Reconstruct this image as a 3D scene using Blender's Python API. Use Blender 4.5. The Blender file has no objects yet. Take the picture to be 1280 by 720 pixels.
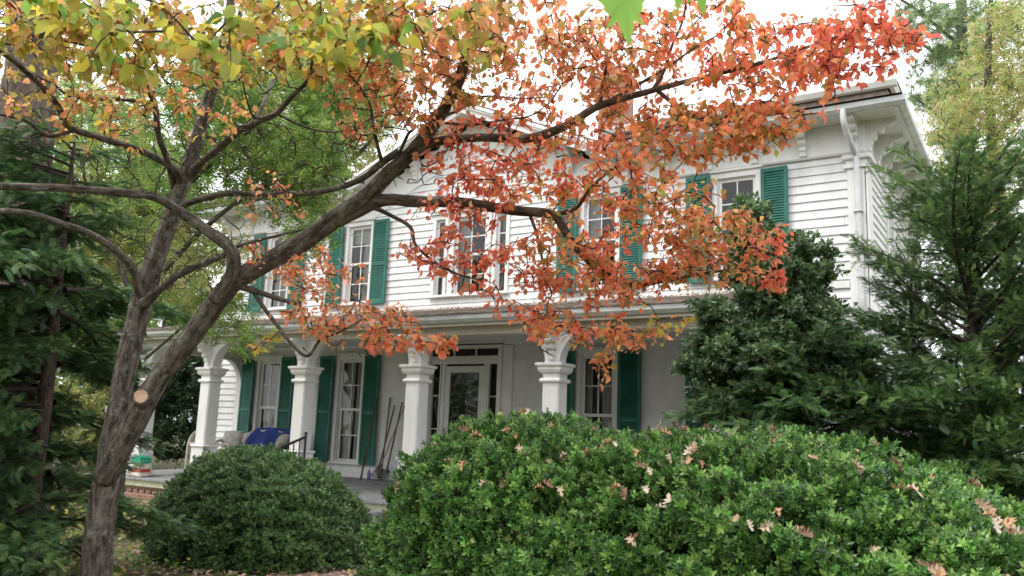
import bpy, math, random
import numpy as np
from mathutils import Vector, Matrix

random.seed(7); rng = np.random.default_rng(7)
SC = bpy.context.scene
COL = SC.collection

# ------------------------------------------------------------------ camera
CAM = np.array([10.295, -14.5, 1.6])
F_PX, PITCH, ROLL, YAW = 1047.78, .170206, .037153, .565217     # focal length in px of a 1280 px wide picture
_fw = np.array([-math.sin(YAW)*math.cos(PITCH), math.cos(YAW)*math.cos(PITCH), math.sin(PITCH)])
_r0 = np.array([math.cos(YAW), math.sin(YAW), 0.]); _u0 = np.cross(_r0, _fw)
_r = math.cos(ROLL)*_r0 + math.sin(ROLL)*_u0; _u = -math.sin(ROLL)*_r0 + math.cos(ROLL)*_u0
cd = bpy.data.cameras.new('camera'); cam = bpy.data.objects.new('camera', cd); COL.objects.link(cam)
m = Matrix.Identity(4)
for i in range(3):
    m[i][0] = _r[i]; m[i][1] = _u[i]; m[i][2] = -_fw[i]; m[i][3] = CAM[i]
cam.matrix_world = m
cd.sensor_width = 36; cd.lens = F_PX/1280*36; cd.clip_end = 2000; cd.clip_start = .05
cd.dof.use_dof = True; cd.dof.focus_distance = 8.0; cd.dof.aperture_fstop = 4.5
SC.camera = cam

# ------------------------------------------------------------------ world, sun, exposure
SUN_EL, SUN_AZ = math.radians(56), math.radians(215)          # azimuth clockwise from +y: from the left of the facade's front
w = bpy.data.worlds.new('World'); SC.world = w; w.use_nodes = True
nt = w.node_tree; nt.nodes.clear()
out = nt.nodes.new('ShaderNodeOutputWorld'); bg = nt.nodes.new('ShaderNodeBackground')
sky = nt.nodes.new('ShaderNodeTexSky'); sky.sky_type = 'NISHITA'; sky.sun_disc = False
sky.sun_elevation = SUN_EL; sky.sun_rotation = SUN_AZ; sky.air_density = 1.5; sky.dust_density = 6; sky.ozone_density = .6
mx = nt.nodes.new('ShaderNodeMix'); mx.data_type = 'RGBA'; mx.inputs[0].default_value = .86
mx.inputs[7].default_value = (13.2, 13.4, 13.9, 1)                # a closed, bright cloud deck over the clear sky
nt.links.new(sky.outputs[0], mx.inputs[6]); nt.links.new(mx.outputs[2], bg.inputs[0]); nt.links.new(bg.outputs[0], out.inputs[0])
bg.inputs[1].default_value = .10
sd = bpy.data.lights.new('sun', 'SUN'); sun = bpy.data.objects.new('sun', sd); COL.objects.link(sun)
sd.energy = 1.2; sd.angle = math.radians(22); sd.color = (1, .96, .9)
sun.rotation_euler = Vector((-math.sin(SUN_AZ)*math.cos(SUN_EL), -math.cos(SUN_AZ)*math.cos(SUN_EL), -math.sin(SUN_EL))).to_track_quat('-Z', 'Y').to_euler()
SC.view_settings.view_transform = 'Standard'; SC.view_settings.look = 'None'
SC.view_settings.exposure = .84; SC.view_settings.gamma = 1
SC.render.engine = 'CYCLES'; SC.cycles.use_denoising = True
SC.cycles.max_bounces = 7; SC.cycles.transparent_max_bounces = 12; SC.cycles.diffuse_bounces = 4

# survey helper: a sight line of the calibrated camera gives the place of a thing at a stated distance
def sight(x, y): return (x-640)*_r - (y-360)*_u + F_PX*_fw
def at_d(x, y, d): return CAM + sight(x, y)*(d/F_PX)
def at_z(x, y, z): s = sight(x, y); return CAM + s*((z-CAM[2])/s[2])

# ------------------------------------------------------------------ materials
def new_mat(name):
    mt = bpy.data.materials.new(name); mt.use_nodes = True; n = mt.node_tree
    return mt, n, n.nodes['Principled BSDF'], n.nodes['Material Output']
def ramp(n, stops):
    r = n.nodes.new('ShaderNodeValToRGB'); e = r.color_ramp.elements
    while len(e) < len(stops): e.new(.5)
    for el, (p, c) in zip(e, stops): el.position = p; el.color = (*c, 1)
    return r
def noise_mat(name, c1, c2, scale=5, rough=.6, bump=.0, bscale=None, detail=6, stretch=(1, 1, 1), spec=.5, c3=None, attr=None, mid=(.35, .65)):
    mt, n, p, o = new_mat(name)
    if name == 'shutter_paint': attr = None
    if attr: tc = n.nodes.new('ShaderNodeAttribute'); tc.attribute_name = attr; vec = tc.outputs['Vector']
    else: tc = n.nodes.new('ShaderNodeTexCoord'); vec = tc.outputs['Object']
    mp = n.nodes.new('ShaderNodeMapping'); mp.inputs['Scale'].default_value = stretch; n.links.new(vec, mp.inputs[0])
    oi = n.nodes.new('ShaderNodeObjectInfo'); ml = n.nodes.new('ShaderNodeMath'); ml.operation = 'MULTIPLY'; ml.inputs[1].default_value = 31; n.links.new(oi.outputs['Random'], ml.inputs[0]); n.links.new(ml.outputs[0], mp.inputs['Location'])
    t = n.nodes.new('ShaderNodeTexNoise'); t.inputs['Scale'].default_value = scale; t.inputs['Detail'].default_value = detail
    n.links.new(mp.outputs[0], t.inputs['Vector'])
    st = [(mid[0], c1), (mid[1], c2)]
    if c3: st = [(mid[0], c1), ((mid[0]+mid[1])/2, c2), (mid[1], c3)]
    r = ramp(n, st); n.links.new(t.outputs['Fac'], r.inputs[0]); n.links.new(r.outputs[0], p.inputs['Base Color'])
    p.inputs['Roughness'].default_value = rough; p.inputs['Specular IOR Level'].default_value = spec
    if bump:
        b = n.nodes.new('ShaderNodeBump'); b.inputs['Strength'].default_value = bump; b.inputs['Distance'].default_value = .02
        t2 = n.nodes.new('ShaderNodeTexNoise'); t2.inputs['Scale'].default_value = bscale or scale*4; t2.inputs['Detail'].default_value = 8
        n.links.new(mp.outputs[0], t2.inputs['Vector']); n.links.new(t2.outputs['Fac'], b.inputs['Height']); n.links.new(b.outputs[0], p.inputs['Normal'])
    return mt
def leaf_mat(name, trans=.35, rough=.45, spec=.4, tgain=1.5):
    mt, n, p, o = new_mat(name)
    a = n.nodes.new('ShaderNodeAttribute'); a.attribute_name = 'tint'
    n.links.new(a.outputs['Color'], p.inputs['Base Color']); p.inputs['Roughness'].default_value = rough
    p.inputs['Specular IOR Level'].default_value = spec
    tr = n.nodes.new('ShaderNodeBsdfTranslucent'); g = n.nodes.new('ShaderNodeMix'); g.data_type = 'RGBA'; g.blend_type = 'MULTIPLY'
    g.inputs[0].default_value = 1; g.inputs[7].default_value = (tgain, tgain, tgain, 1); g.clamp_result = False
    n.links.new(a.outputs['Color'], g.inputs[6]); n.links.new(g.outputs[2], tr.inputs[0])
    ms = n.nodes.new('ShaderNodeMixShader'); ms.inputs[0].default_value = trans
    n.links.new(p.outputs[0], ms.inputs[1]); n.links.new(tr.outputs[0], ms.inputs[2]); n.links.new(ms.outputs[0], o.inputs[0])
    return mt
def bark_mat(name, c1, c2, c3=None, lich=None, scale=14):
    mt, n, p, o = new_mat(name)
    a = n.nodes.new('ShaderNodeAttribute'); a.attribute_name = 'bk'
    mp = n.nodes.new('ShaderNodeMapping'); mp.inputs['Scale'].default_value = (1, 1, .28); n.links.new(a.outputs['Vector'], mp.inputs[0])
    t = n.nodes.new('ShaderNodeTexNoise'); t.inputs['Scale'].default_value = scale; t.inputs['Detail'].default_value = 9; t.inputs['Roughness'].default_value = .65
    v = n.nodes.new('ShaderNodeTexVoronoi'); v.inputs['Scale'].default_value = scale*3.2; v.feature = 'DISTANCE_TO_EDGE'
    n.links.new(mp.outputs[0], t.inputs['Vector']); n.links.new(mp.outputs[0], v.inputs['Vector'])
    r = ramp(n, [(.38, c1), (.62, c2)]); n.links.new(t.outputs['Fac'], r.inputs[0]); col = r.outputs[0]
    if lich:
        t3 = n.nodes.new('ShaderNodeTexNoise'); t3.inputs['Scale'].default_value = 11; t3.inputs['Detail'].default_value = 8; t3.inputs['Roughness'].default_value = .7
        n.links.new(a.outputs['Vector'], t3.inputs['Vector'])
        r3 = ramp(n, [(.54, (0, 0, 0)), (.66, (.8, .8, .8))]); n.links.new(t3.outputs['Fac'], r3.inputs[0])
        q = n.nodes.new('ShaderNodeMix'); q.data_type = 'RGBA'; q.inputs[7].default_value = (*lich, 1)
        n.links.new(r3.outputs[0], q.inputs[0]); n.links.new(col, q.inputs[6]); col = q.outputs[2]
    n.links.new(col, p.inputs['Base Color']); p.inputs['Roughness'].default_value = .9; p.inputs['Specular IOR Level'].default_value = .2
    ad = n.nodes.new('ShaderNodeMath'); ad.operation = 'ADD'; n.links.new(t.outputs['Fac'], ad.inputs[0]); n.links.new(v.outputs['Distance'], ad.inputs[1])
    b = n.nodes.new('ShaderNodeBump'); b.inputs['Strength'].default_value = .9; b.inputs['Distance'].default_value = .02
    n.links.new(ad.outputs[0], b.inputs['Height']); n.links.new(b.outputs[0], p.inputs['Normal'])
    return mt

M = {}
# weathered white paint: faint vertical grime and chalky variation
def paint_white(name, c, dirt, amt=.62):
    mt, n, p, o = new_mat(name)
    tc = n.nodes.new('ShaderNodeTexCoord'); mp = n.nodes.new('ShaderNodeMapping'); mp.inputs['Scale'].default_value = (1, 1, .35)
    n.links.new(tc.outputs['Object'], mp.inputs[0])
    t = n.nodes.new('ShaderNodeTexNoise'); t.inputs['Scale'].default_value = 2.2; t.inputs['Detail'].default_value = 8; t.inputs['Roughness'].default_value = .68
    n.links.new(mp.outputs[0], t.inputs['Vector'])
    r = ramp(n, [(.45, c), (.85, dirt)]); n.links.new(t.outputs['Fac'], r.inputs[0])
    t2 = n.nodes.new('ShaderNodeTexNoise'); t2.inputs['Scale'].default_value = 38; t2.inputs['Detail'].default_value = 4; n.links.new(mp.outputs[0], t2.inputs['Vector'])
    r2 = ramp(n, [(.66, (0, 0, 0)), (.74, (1, 1, 1))]); n.links.new(t2.outputs['Fac'], r2.inputs[0])
    q = n.nodes.new('ShaderNodeMix'); q.data_type = 'RGBA'; q.inputs[7].default_value = (dirt[0]*amt, dirt[1]*amt, dirt[2]*amt, 1)
    ml = n.nodes.new('ShaderNodeMath'); ml.operation = 'MULTIPLY'; ml.inputs[1].default_value = .35; n.links.new(r2.outputs[0], ml.inputs[0])
    n.links.new(ml.outputs[0], q.inputs[0]); n.links.new(r.outputs[0], q.inputs[6]); n.links.new(q.outputs[2], p.inputs['Base Color'])
    p.inputs['Roughness'].default_value = .55
    b = n.nodes.new('ShaderNodeBump'); b.inputs['Strength'].default_value = .12; b.inputs['Distance'].default_value = .01
    n.links.new(t2.outputs['Fac'], b.inputs['Height']); n.links.new(b.outputs[0], p.inputs['Normal'])
    return mt
M['siding'] = paint_white('siding_paint', (.73, .73, .735), (.50, .48, .45))
M['trim'] = paint_white('trim_paint', (.76, .75, .745), (.54, .52, .48))
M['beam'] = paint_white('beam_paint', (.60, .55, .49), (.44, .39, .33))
M['green'] = noise_mat('shutter_paint', (.006, .088, .064), (.030, .175, .135), 2.5, .6, .15, 60, mid=(.3, .75), detail=10)
M['roof'] = noise_mat('roof_shingle', (.10, .075, .06), (.22, .18, .15), 9, .9, .5, 30)
M['brick'] = None
M['metal'] = noise_mat('gutter_metal', (.66, .67, .69), (.50, .50, .50), 4, .4, .05, 30)
M['iron'] = noise_mat('black_iron', (.012, .012, .013), (.03, .028, .026), 20, .55)
M['floor'] = noise_mat('porch_floor_paint', (.20, .20, .21), (.32, .32, .33), 6, .7, .2, 60, stretch=(8, 1, 1))
M['fascia'] = noise_mat('old_cream_board', (.42, .42, .27), (.55, .54, .40), 5, .8, .2)
M['curtain'] = noise_mat('lace_curtain', (.55, .55, .52), (.70, .70, .67), 26, .9, 0, stretch=(1, 1, .2))
M['shade'] = noise_mat('roller_shade', (.62, .60, .52), (.70, .68, .60), 3, .9)
M['dark'] = noise_mat('dark_room', (.015, .015, .016), (.04, .038, .035), 2, .9)  # near-black colour standing in for rooms and voids without light
M['blue'] = noise_mat('blue_blanket', (.014, .03, .17), (.025, .055, .27), 3, .9, .3, 60)
M['cushion'] = noise_mat('grey_cushion', (.30, .28, .25), (.44, .42, .38), 8, .95, .3, 80)
M['wicker'] = noise_mat('wicker', (.40, .36, .30), (.62, .58, .52), 40, .8, .5, 90)
M['handle'] = noise_mat('old_tool_wood', (.07, .035, .022), (.17, .10, .065), 18, .75, stretch=(1, 1, .2))
M['handle_light'] = noise_mat('worn_tool_wood', (.22, .14, .08), (.36, .26, .17), 18, .75, stretch=(1, 1, .2))
M['steel'] = noise_mat('dull_steel', (.05, .05, .06), (.12, .12, .13), 12, .5)
M['cutwood'] = noise_mat('sawn_wood', (.60, .42, .30), (.42, .26, .19), 14, .8, .2)
M['plastic_blue'] = noise_mat('bottle_plastic', (.10, .10, .30), (.16, .16, .38), 5, .3)
M['paper_green'] = noise_mat('green_wrapping', (.01, .20, .12), (.02, .28, .17), 5, .5)
M['paper_cream'] = noise_mat('cream_wrapping', (.62, .56, .48), (.70, .64, .56), 5, .6)
M['paper_red'] = noise_mat('red_wrapping', (.35, .05, .04), (.45, .09, .07), 5, .6)
def brick_mat():
    mt, n, p, o = new_mat('old_brick')
    tc = n.nodes.new('ShaderNodeTexCoord'); s = n.nodes.new('ShaderNodeSeparateXYZ'); c = n.nodes.new('ShaderNodeCombineXYZ')
    n.links.new(tc.outputs['Object'], s.inputs[0]); ad = n.nodes.new('ShaderNodeMath'); ad.operation = 'ADD'
    n.links.new(s.outputs[0], ad.inputs[0]); n.links.new(s.outputs[1], ad.inputs[1]); n.links.new(ad.outputs[0], c.inputs[0]); n.links.new(s.outputs[2], c.inputs[1])
    b = n.nodes.new('ShaderNodeTexBrick'); b.inputs['Scale'].default_value = 1; b.inputs['Brick Width'].default_value = .21; b.inputs['Row Height'].default_value = .072
    b.inputs['Mortar Size'].default_value = .008; b.inputs['Color1'].default_value = (.24, .10, .07, 1); b.inputs['Color2'].default_value = (.33, .16, .115, 1); b.inputs['Mortar'].default_value = (.42, .36, .30, 1)
    n.links.new(c.outputs[0], b.inputs['Vector']); n.links.new(b.outputs['Color'], p.inputs['Base Color']); p.inputs['Roughness'].default_value = .9
    bp = n.nodes.new('ShaderNodeBump'); bp.inputs['Strength'].default_value = .5; bp.inputs['Distance'].default_value = .01; bp.invert = True
    n.links.new(b.outputs['Fac'], bp.inputs['Height']); n.links.new(bp.outputs[0], p.inputs['Normal'])
    return mt
M['brick'] = brick_mat()
def glass_mat(name, ior=1.6):
    mt, n, p, o = new_mat(name)
    n.nodes.remove(p); tr = n.nodes.new('ShaderNodeBsdfTransparent'); gl = n.nodes.new('ShaderNodeBsdfGlossy'); gl.inputs['Roughness'].default_value = .02
    tr.inputs[0].default_value = (.80, .83, .82, 1)
    fr = n.nodes.new('ShaderNodeFresnel'); fr.inputs[0].default_value = ior
    t = n.nodes.new('ShaderNodeTexNoise'); t.inputs['Scale'].default_value = 2.2; t.inputs['Detail'].default_value = 2
    tc = n.nodes.new('ShaderNodeTexCoord'); n.links.new(tc.outputs['Object'], t.inputs['Vector'])
    b = n.nodes.new('ShaderNodeBump'); b.inputs['Strength'].default_value = .25; b.inputs['Distance'].default_value = .03
    n.links.new(t.outputs['Fac'], b.inputs['Height']); n.links.new(b.outputs[0], gl.inputs['Normal']); n.links.new(b.outputs[0], fr.inputs['Normal'])
    ms = n.nodes.new('ShaderNodeMixShader'); n.links.new(fr.outputs[0], ms.inputs[0]); n.links.new(tr.outputs[0], ms.inputs[1]); n.links.new(gl.outputs[0], ms.inputs[2])
    n.links.new(ms.outputs[0], o.inputs[0]); return mt
M['glass'] = glass_mat('old_window_glass')
M['leaf_autumn'] = leaf_mat('autumn_leaf', .48, .45, .45, 1.6)
M['leaf_green'] = leaf_mat('green_leaf', .4, .5, .35, 1.8)
M['leaf_hedge'] = leaf_mat('glossy_hedge_leaf', .22, .32, .55, 1.5)
M['needle'] = leaf_mat('needle_spray', .2, .5, .35, 1.4)
M['leaf_dry'] = leaf_mat('dry_leaf', .15, .7, .2, 1.2)
M['leaf_maple'] = leaf_mat('maple_leaf_blade', .5, .5, .3, 2.0)
M['core'] = noise_mat('shrub_inner_twigs', (.008, .013, .006), (.028, .030, .016), 14, .95, .8, 40)  # near-black lining, paints the shade of hollows between leaf clumps
M['bark'] = bark_mat('dogwood_bark', (.042, .034, .029), (.20, .168, .145), lich=(.27, .29, .24), scale=26)
M['bark_big'] = bark_mat('furrowed_bark', (.075, .055, .045), (.22, .17, .14), scale=7)
M['bark_red'] = bark_mat('yew_bark', (.025, .017, .014), (.075, .052, .042))
M['twig'] = noise_mat('twig_bark', (.05, .035, .03), (.11, .08, .065), 20, .9)

# ------------------------------------------------------------------ mesh builder
class MB:
    def __init__(s): s.v = []; s.f = []; s.bk = []
    def add(s, vs, fs, bk=None):
        o = len(s.v); s.v += [tuple(map(float, a)) for a in vs]; s.f += [tuple(i+o for i in f) for f in fs]
        s.bk += bk if bk is not None else [tuple(map(float, a)) for a in vs]; return s
    def box(s, x0, x1, y0, y1, z0, z1):
        return s.add([(x, y, z) for z in (z0, z1) for y in (y0, y1) for x in (x0, x1)],
                     [(0, 2, 3, 1), (4, 5, 7, 6), (0, 1, 5, 4), (2, 6, 7, 3), (0, 4, 6, 2), (1, 3, 7, 5)])
    def bbox(s, x0, x1, y0, y1, z0, z1, b=.008):                      # box with chamfered vertical and horizontal edges
        vs = []; n = [(x0, x1), (y0, y1), (z0, z1)]
        for sx in (0, 1):
            for sy in (0, 1):
                for sz in (0, 1):
                    c = [n[0][sx], n[1][sy], n[2][sz]]; d = [b if not k else -b for k in (sx, sy, sz)]
                    for ax in range(3):
                        q = [c[i]+(d[i] if i != ax else 0) for i in range(3)]; vs.append(q)
        def idx(sx, sy, sz, ax): return ((sx*2+sy)*2+sz)*3+ax
        fs = []
        for ax in range(3):
            for sd_ in (0, 1):
                o1, o2 = [i for i in range(3) if i != ax]; loop = []
                for a, c in ((0, 0), (1, 0), (1, 1), (0, 1)):
                    k = [0, 0, 0]; k[ax] = sd_; k[o1] = a; k[o2] = c; loop.append(idx(*k, ax))
                fs.append(tuple(loop))
        for ax in range(3):
            o1, o2 = [i for i in range(3) if i != ax]
            for a in (0, 1):
                for c in (0, 1):
                    k0 = [0, 0, 0]; k0[o1] = a; k0[o2] = c; k1 = list(k0); k1[ax] = 1
                    fs.append((idx(*k0, o1), idx(*k1, o1), idx(*k1, o2), idx(*k0, o2)))
        for k in range(8):
            fs.append((k*3, k*3+1, k*3+2))
        return s.add(vs, fs)
    def prism(s, poly, axis, a0, a1):                                  # polygon (two coords) extruded along axis 0/1/2
        vs = []
        for a in (a0, a1):
            for p in poly:
                q = list(p); q.insert(axis, a); vs.append(q)
        n = len(poly)
        return s.add(vs, [tuple(range(n))[::-1], tuple(range(n, 2*n))] + [(i, (i+1) % n, (i+1) % n+n, i+n) for i in range(n)])
    def sweep(s, poly, p0, p1, ax_a, ax_b):                            # polygon in the axes (a, b) swept from p0 to p1
        p0, p1, a, b = map(np.array, (p0, p1, ax_a, ax_b)); n = len(poly)
        vs = [p+a*q[0]+b*q[1] for p in (p0, p1) for q in poly]
        return s.add(vs, [tuple(range(n))[::-1], tuple(range(n, 2*n))] + [(i, (i+1) % n, (i+1) % n+n, i+n) for i in range(n)])
    def tube(s, pts, rad, seg=8, cap=True, wob=0, knots=1):
        pts = [np.array(p, float) for p in pts]
        if knots > 1: pts, rad = smooth(pts, rad, knots)
        n = len(pts); up = np.array([.31, .17, .93]); L = 0; vs = []; bk = []
        prev = None
        for i, p in enumerate(pts):
            t = pts[min(i+1, n-1)]-pts[max(i-1, 0)]; t = t/(np.linalg.norm(t)+1e-9)
            if prev is None: a = np.cross(t, up); a /= np.linalg.norm(a)+1e-9
            else: a = prev-t*(prev@t); a /= np.linalg.norm(a)+1e-9
            prev = a; b = np.cross(t, a)
            if i: L += np.linalg.norm(p-pts[i-1])
            ph = random.random()*6.28
            for k in range(seg):
                th = 2*math.pi*k/seg; r = rad[i]*(1+wob*math.sin(th*2+ph)+wob*.6*math.sin(th*3+L*9))
                vs.append(p+(a*math.cos(th)+b*math.sin(th))*r); q = max(rad[i], .01)
                bk.append((math.cos(th)*q, math.sin(th)*q, L))
        fs = [(i*seg+k, i*seg+(k+1) % seg, (i+1)*seg+(k+1) % seg, (i+1)*seg+k) for i in range(n-1) for k in range(seg)]
        if cap: fs += [tuple(range(seg))[::-1], tuple(range((n-1)*seg, n*seg))]
        return s.add(vs, fs, bk)
    def lathe(s, prof, cx, cy, seg=12, sq=False):                     # profile (r, z); sq makes a square section
        vs = []
        n = 4 if sq else seg
        for r, z in prof:
            for k in range(n):
                th = 2*math.pi*(k+.5)/n; q = r*math.sqrt(2) if sq else r
                vs.append((cx+q*math.cos(th), cy+q*math.sin(th), z))
        fs = [(i*n+k, i*n+(k+1) % n, (i+1)*n+(k+1) % n, (i+1)*n+k) for i in range(len(prof)-1) for k in range(n)]
        return s.add(vs, fs+[tuple(range(n))[::-1], tuple(range((len(prof)-1)*n, len(prof)*n))])
    def build(s, name, mat, parent=None, shade=False, loc=None):
        me = bpy.data.meshes.new(name); v = s.v
        if loc is not None: v = [(a[0]-loc[0], a[1]-loc[1], a[2]-loc[2]) for a in v]
        me.from_pydata(v, [], s.f)
        at = me.attributes.new('bk', 'FLOAT_VECTOR', 'POINT'); at.data.foreach_set('vector', np.array(s.bk, 'f').ravel())
        me.materials.append(mat); me.validate()
        if shade: me.polygons.foreach_set('use_smooth', [True]*len(me.polygons))
        o = bpy.data.objects.new(name, me); COL.objects.link(o)
        if loc is not None: o.location = loc
        if parent: o.parent = parent
        return o
def smooth(pts, rad, k):
    P = [pts[0]]+list(pts)+[pts[-1]]; o = []; r = []
    for i in range(1, len(P)-2):
        for j in range(k):
            t = j/k; a, b, c, d = P[i-1], P[i], P[i+1], P[i+2]
            o.append(.5*((2*b)+(-a+c)*t+(2*a-5*b+4*c-d)*t*t+(-a+3*b-3*c+d)*t**3)); r.append(rad[i-1]*(1-t)+rad[i]*t)
    o.append(P[-1]); r.append(rad[-1]); return o, r
def thing(name, label, cat, loc=(0, 0, 0), group=None):
    o = bpy.data.objects.new(name, None); COL.objects.link(o); o.location = loc; o.empty_display_size = .2
    return tag(o, label, cat, group)
def tag(o, label, cat, group=None, kind=None):
    if label: o['label'] = label
    if cat: o['category'] = cat
    if group: o['group'] = group
    if kind: o['kind'] = kind
    return o

def cloud(name, mat, P, D, N, S, tv, tf, color, parent=None, nj=.0):
    """many leaves (or sprigs of leaves) in one mesh: P places, D long axes, N face normals, S sizes, template tv/tf, colour per leaf"""
    P = np.asarray(P, float); n = len(P); D = D/(np.linalg.norm(D, axis=1, keepdims=True)+1e-9)
    A = np.cross(N, D); A /= np.linalg.norm(A, axis=1, keepdims=True)+1e-9; N = np.cross(D, A)
    tv = np.asarray(tv, float); k = len(tv); S = np.asarray(S, float)
    V = P[:, None]+(tv[None, :, 0:1]*D[:, None]+tv[None, :, 1:2]*A[:, None]+tv[None, :, 2:3]*N[:, None])*S[:, None, None]
    V = V.reshape(-1, 3)
    ls = [len(f) for f in tf]; flat = np.array([i for f in tf for i in f]); nf = len(tf)
    me = bpy.data.meshes.new(name); me.vertices.add(n*k); me.vertices.foreach_set('co', V.astype('f').ravel())
    loops = (flat[None]+(np.arange(n)*k)[:, None]).ravel(); me.loops.add(len(loops)); me.loops.foreach_set('vertex_index', loops.astype('i'))
    starts = np.concatenate([[0], np.cumsum(ls)[:-1]]); st = (starts[None]+(np.arange(n)*len(flat))[:, None]).ravel()
    me.polygons.add(n*nf); me.polygons.foreach_set('loop_start', st.astype('i')); me.polygons.foreach_set('loop_total', np.tile(ls, n).astype('i'))
    me.update(calc_edges=True)
    c = np.ones((n, k, 4), 'f'); c[:, :, :3] = np.asarray(color)[:, None]
    if nj: c[:, :, :3] *= (1+nj*(np.random.default_rng(3).random((n, k, 1))-.5)).astype('f')
    at = me.attributes.new('tint', 'FLOAT_COLOR', 'POINT'); at.data.foreach_set('color', c.ravel())
    me.materials.append(mat)
    o = bpy.data.objects.new(name, me); COL.objects.link(o)
    if parent: o.parent = parent
    return o
def rand_unit(n, g=rng): v = g.normal(size=(n, 3)); return v/np.linalg.norm(v, axis=1, keepdims=True)
def palette(cols, w, n, var=.15, g=rng):
    cols = np.array(cols); i = g.choice(len(cols), n, p=np.array(w)/sum(w)); c = cols[i]*(1+var*g.normal(size=(n, 1)))
    return np.clip(c*(1+.06*g.normal(size=(n, 3))), .004, .95)
# leaf templates (along, across, up), about one unit long
OVATE_V = [(0, 0, 0), (.26, .29, .09), (.28, 0, -.01), (.26, -.25, .05), (.60, .29, .07), (.62, 0, -.07), (.60, -.27, .0), (1, .03, -.26)]
OVATE_F = [(0, 2, 1), (0, 3, 2), (1, 2, 5, 4), (2, 3, 6, 5), (4, 5, 7), (5, 6, 7)]
def sprig(nl, spread, ll, lw, seed):                                    # a twig tip with nl small leaves, each one folded along its midrib
    g = random.Random(seed); vs = []; fs = []
    for i in range(nl):
        t = i/(nl-1); a = i*2.4+g.random()*.5; el = (.25+.9*t)*1.0 if spread else .6
        d = np.array([math.sin(el), math.cos(el)*math.cos(a), math.cos(el)*math.sin(a)]); b = np.array([t*.55, 0, 0])
        sd_ = np.cross(d, [1, .1, .2]); sd_ /= np.linalg.norm(sd_); u = np.cross(sd_, d); L = ll*(.8+.4*g.random()); o = len(vs)
        vs += [b, b+d*L*.5+sd_*lw+u*.02, b+d*L-u*.06, b+d*L*.5-sd_*lw+u*.02, b+d*L*.5-u*.03]
        fs += [(o, o+4, o+1), (o+4, o+2, o+1), (o, o+3, o+4), (o+4, o+3, o+2)]
    return vs, fs
def frond(np_, nl, nw, droop, ang=.95):                               # flat needle spray
    vs = []; fs = []
    for i in range(np_):
        t = (i+.3)/np_; L = nl*(1-.55*t*t)*(.6+.4*min(1, t*6))
        for sd_ in (-1, 1):
            b = np.array([t, 0, -droop*t*t]); d = np.array([math.cos(ang), sd_*math.sin(ang), .12-.3*t*droop]); q = np.array([.8, -sd_*.5, 0])*nw
            o = len(vs); vs += [b-q, b+d*L*.6-q*.9+np.array([0, 0, .01]), b+d*L, b+d*L*.5+q, b+q]; fs += [(o, o+1, o+2, o+3, o+4)]
    o = len(vs); vs += [(0, .008, 0), (0, -.008, 0), (1, 0, -droop)]; fs += [(o, o+1, o+2)]
    return vs, fs

# ================================================================== ground
def ground_mat():
    mt, n, p, o = new_mat('lawn_soil')
    tc = n.nodes.new('ShaderNodeTexCoord')
    t = n.nodes.new('ShaderNodeTexNoise'); t.inputs['Scale'].default_value = .6; t.inputs['Detail'].default_value = 10; t.inputs['Roughness'].default_value = .7
    t2 = n.nodes.new('ShaderNodeTexNoise'); t2.inputs['Scale'].default_value = 22; t2.inputs['Detail'].default_value = 6
    n.links.new(tc.outputs['Object'], t.inputs['Vector']); n.links.new(tc.outputs['Object'], t2.inputs['Vector'])
    r = ramp(n, [(.35, (.10, .15, .035)), (.65, (.12, .085, .055))]); n.links.new(t.outputs['Fac'], r.inputs[0])
    r2 = ramp(n, [(.3, (.45, .45, .45)), (.7, (1.4, 1.4, 1.3))]); n.links.new(t2.outputs['Fac'], r2.inputs[0])
    q = n.nodes.new('ShaderNodeMix'); q.data_type = 'RGBA'; q.blend_type = 'MULTIPLY'; q.inputs[0].default_value = 1
    n.links.new(r.outputs[0], q.inputs[6]); n.links.new(r2.outputs[0], q.inputs[7]); n.links.new(q.outputs[2], p.inputs['Base Color'])
    p.inputs['Roughness'].default_value = .95
    b = n.nodes.new('ShaderNodeBump'); b.inputs['Distance'].default_value = .05; n.links.new(t2.outputs['Fac'], b.inputs['Height']); n.links.new(b.outputs[0], p.inputs['Normal'])
    return mt
tag(MB().add([(-600, -600, 0), (600, -600, 0), (600, 600, 0), (-600, 600, 0)], [(0, 1, 2, 3)]).build('ground', ground_mat()), None, None, kind='structure')
pb = MB()
edge = [(-.7, -4.6, .7, -4.6), (-.4, -5.4, 1.3, -5.0), (1.4, -6.3, 2.6, -5.3), (3.0, -7.6, 4.3, -6.3), (3.9, -9.2, 5.0, -8.2), (4.6, -12, 5.8, -12)]
for i in range(len(edge)-1):
    a, b = edge[i], edge[i+1]
    pb.add([(a[0], a[1], .012), (a[2], a[3], .012), (b[2], b[3], .012), (b[0], b[1], .012)], [(0, 3, 2, 1)])
pm, pn, pp, po = new_mat('path_brick')
tc = pn.nodes.new('ShaderNodeTexCoord'); bk = pn.nodes.new('ShaderNodeTexBrick'); bk.inputs['Scale'].default_value = 1; bk.inputs['Brick Width'].default_value = .22; bk.inputs['Row Height'].default_value = .11; bk.inputs['Mortar Size'].default_value = .008
bk.inputs['Color1'].default_value = (.24, .14, .115, 1); bk.inputs['Color2'].default_value = (.32, .22, .18, 1); bk.inputs['Mortar'].default_value = (.16, .12, .10, 1)
pn.links.new(tc.outputs['Object'], bk.inputs['Vector']); pn.links.new(bk.outputs['Color'], pp.inputs['Base Color']); pp.inputs['Roughness'].default_value = .9
tag(pb.build('path', pm), None, None, kind='structure')

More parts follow.
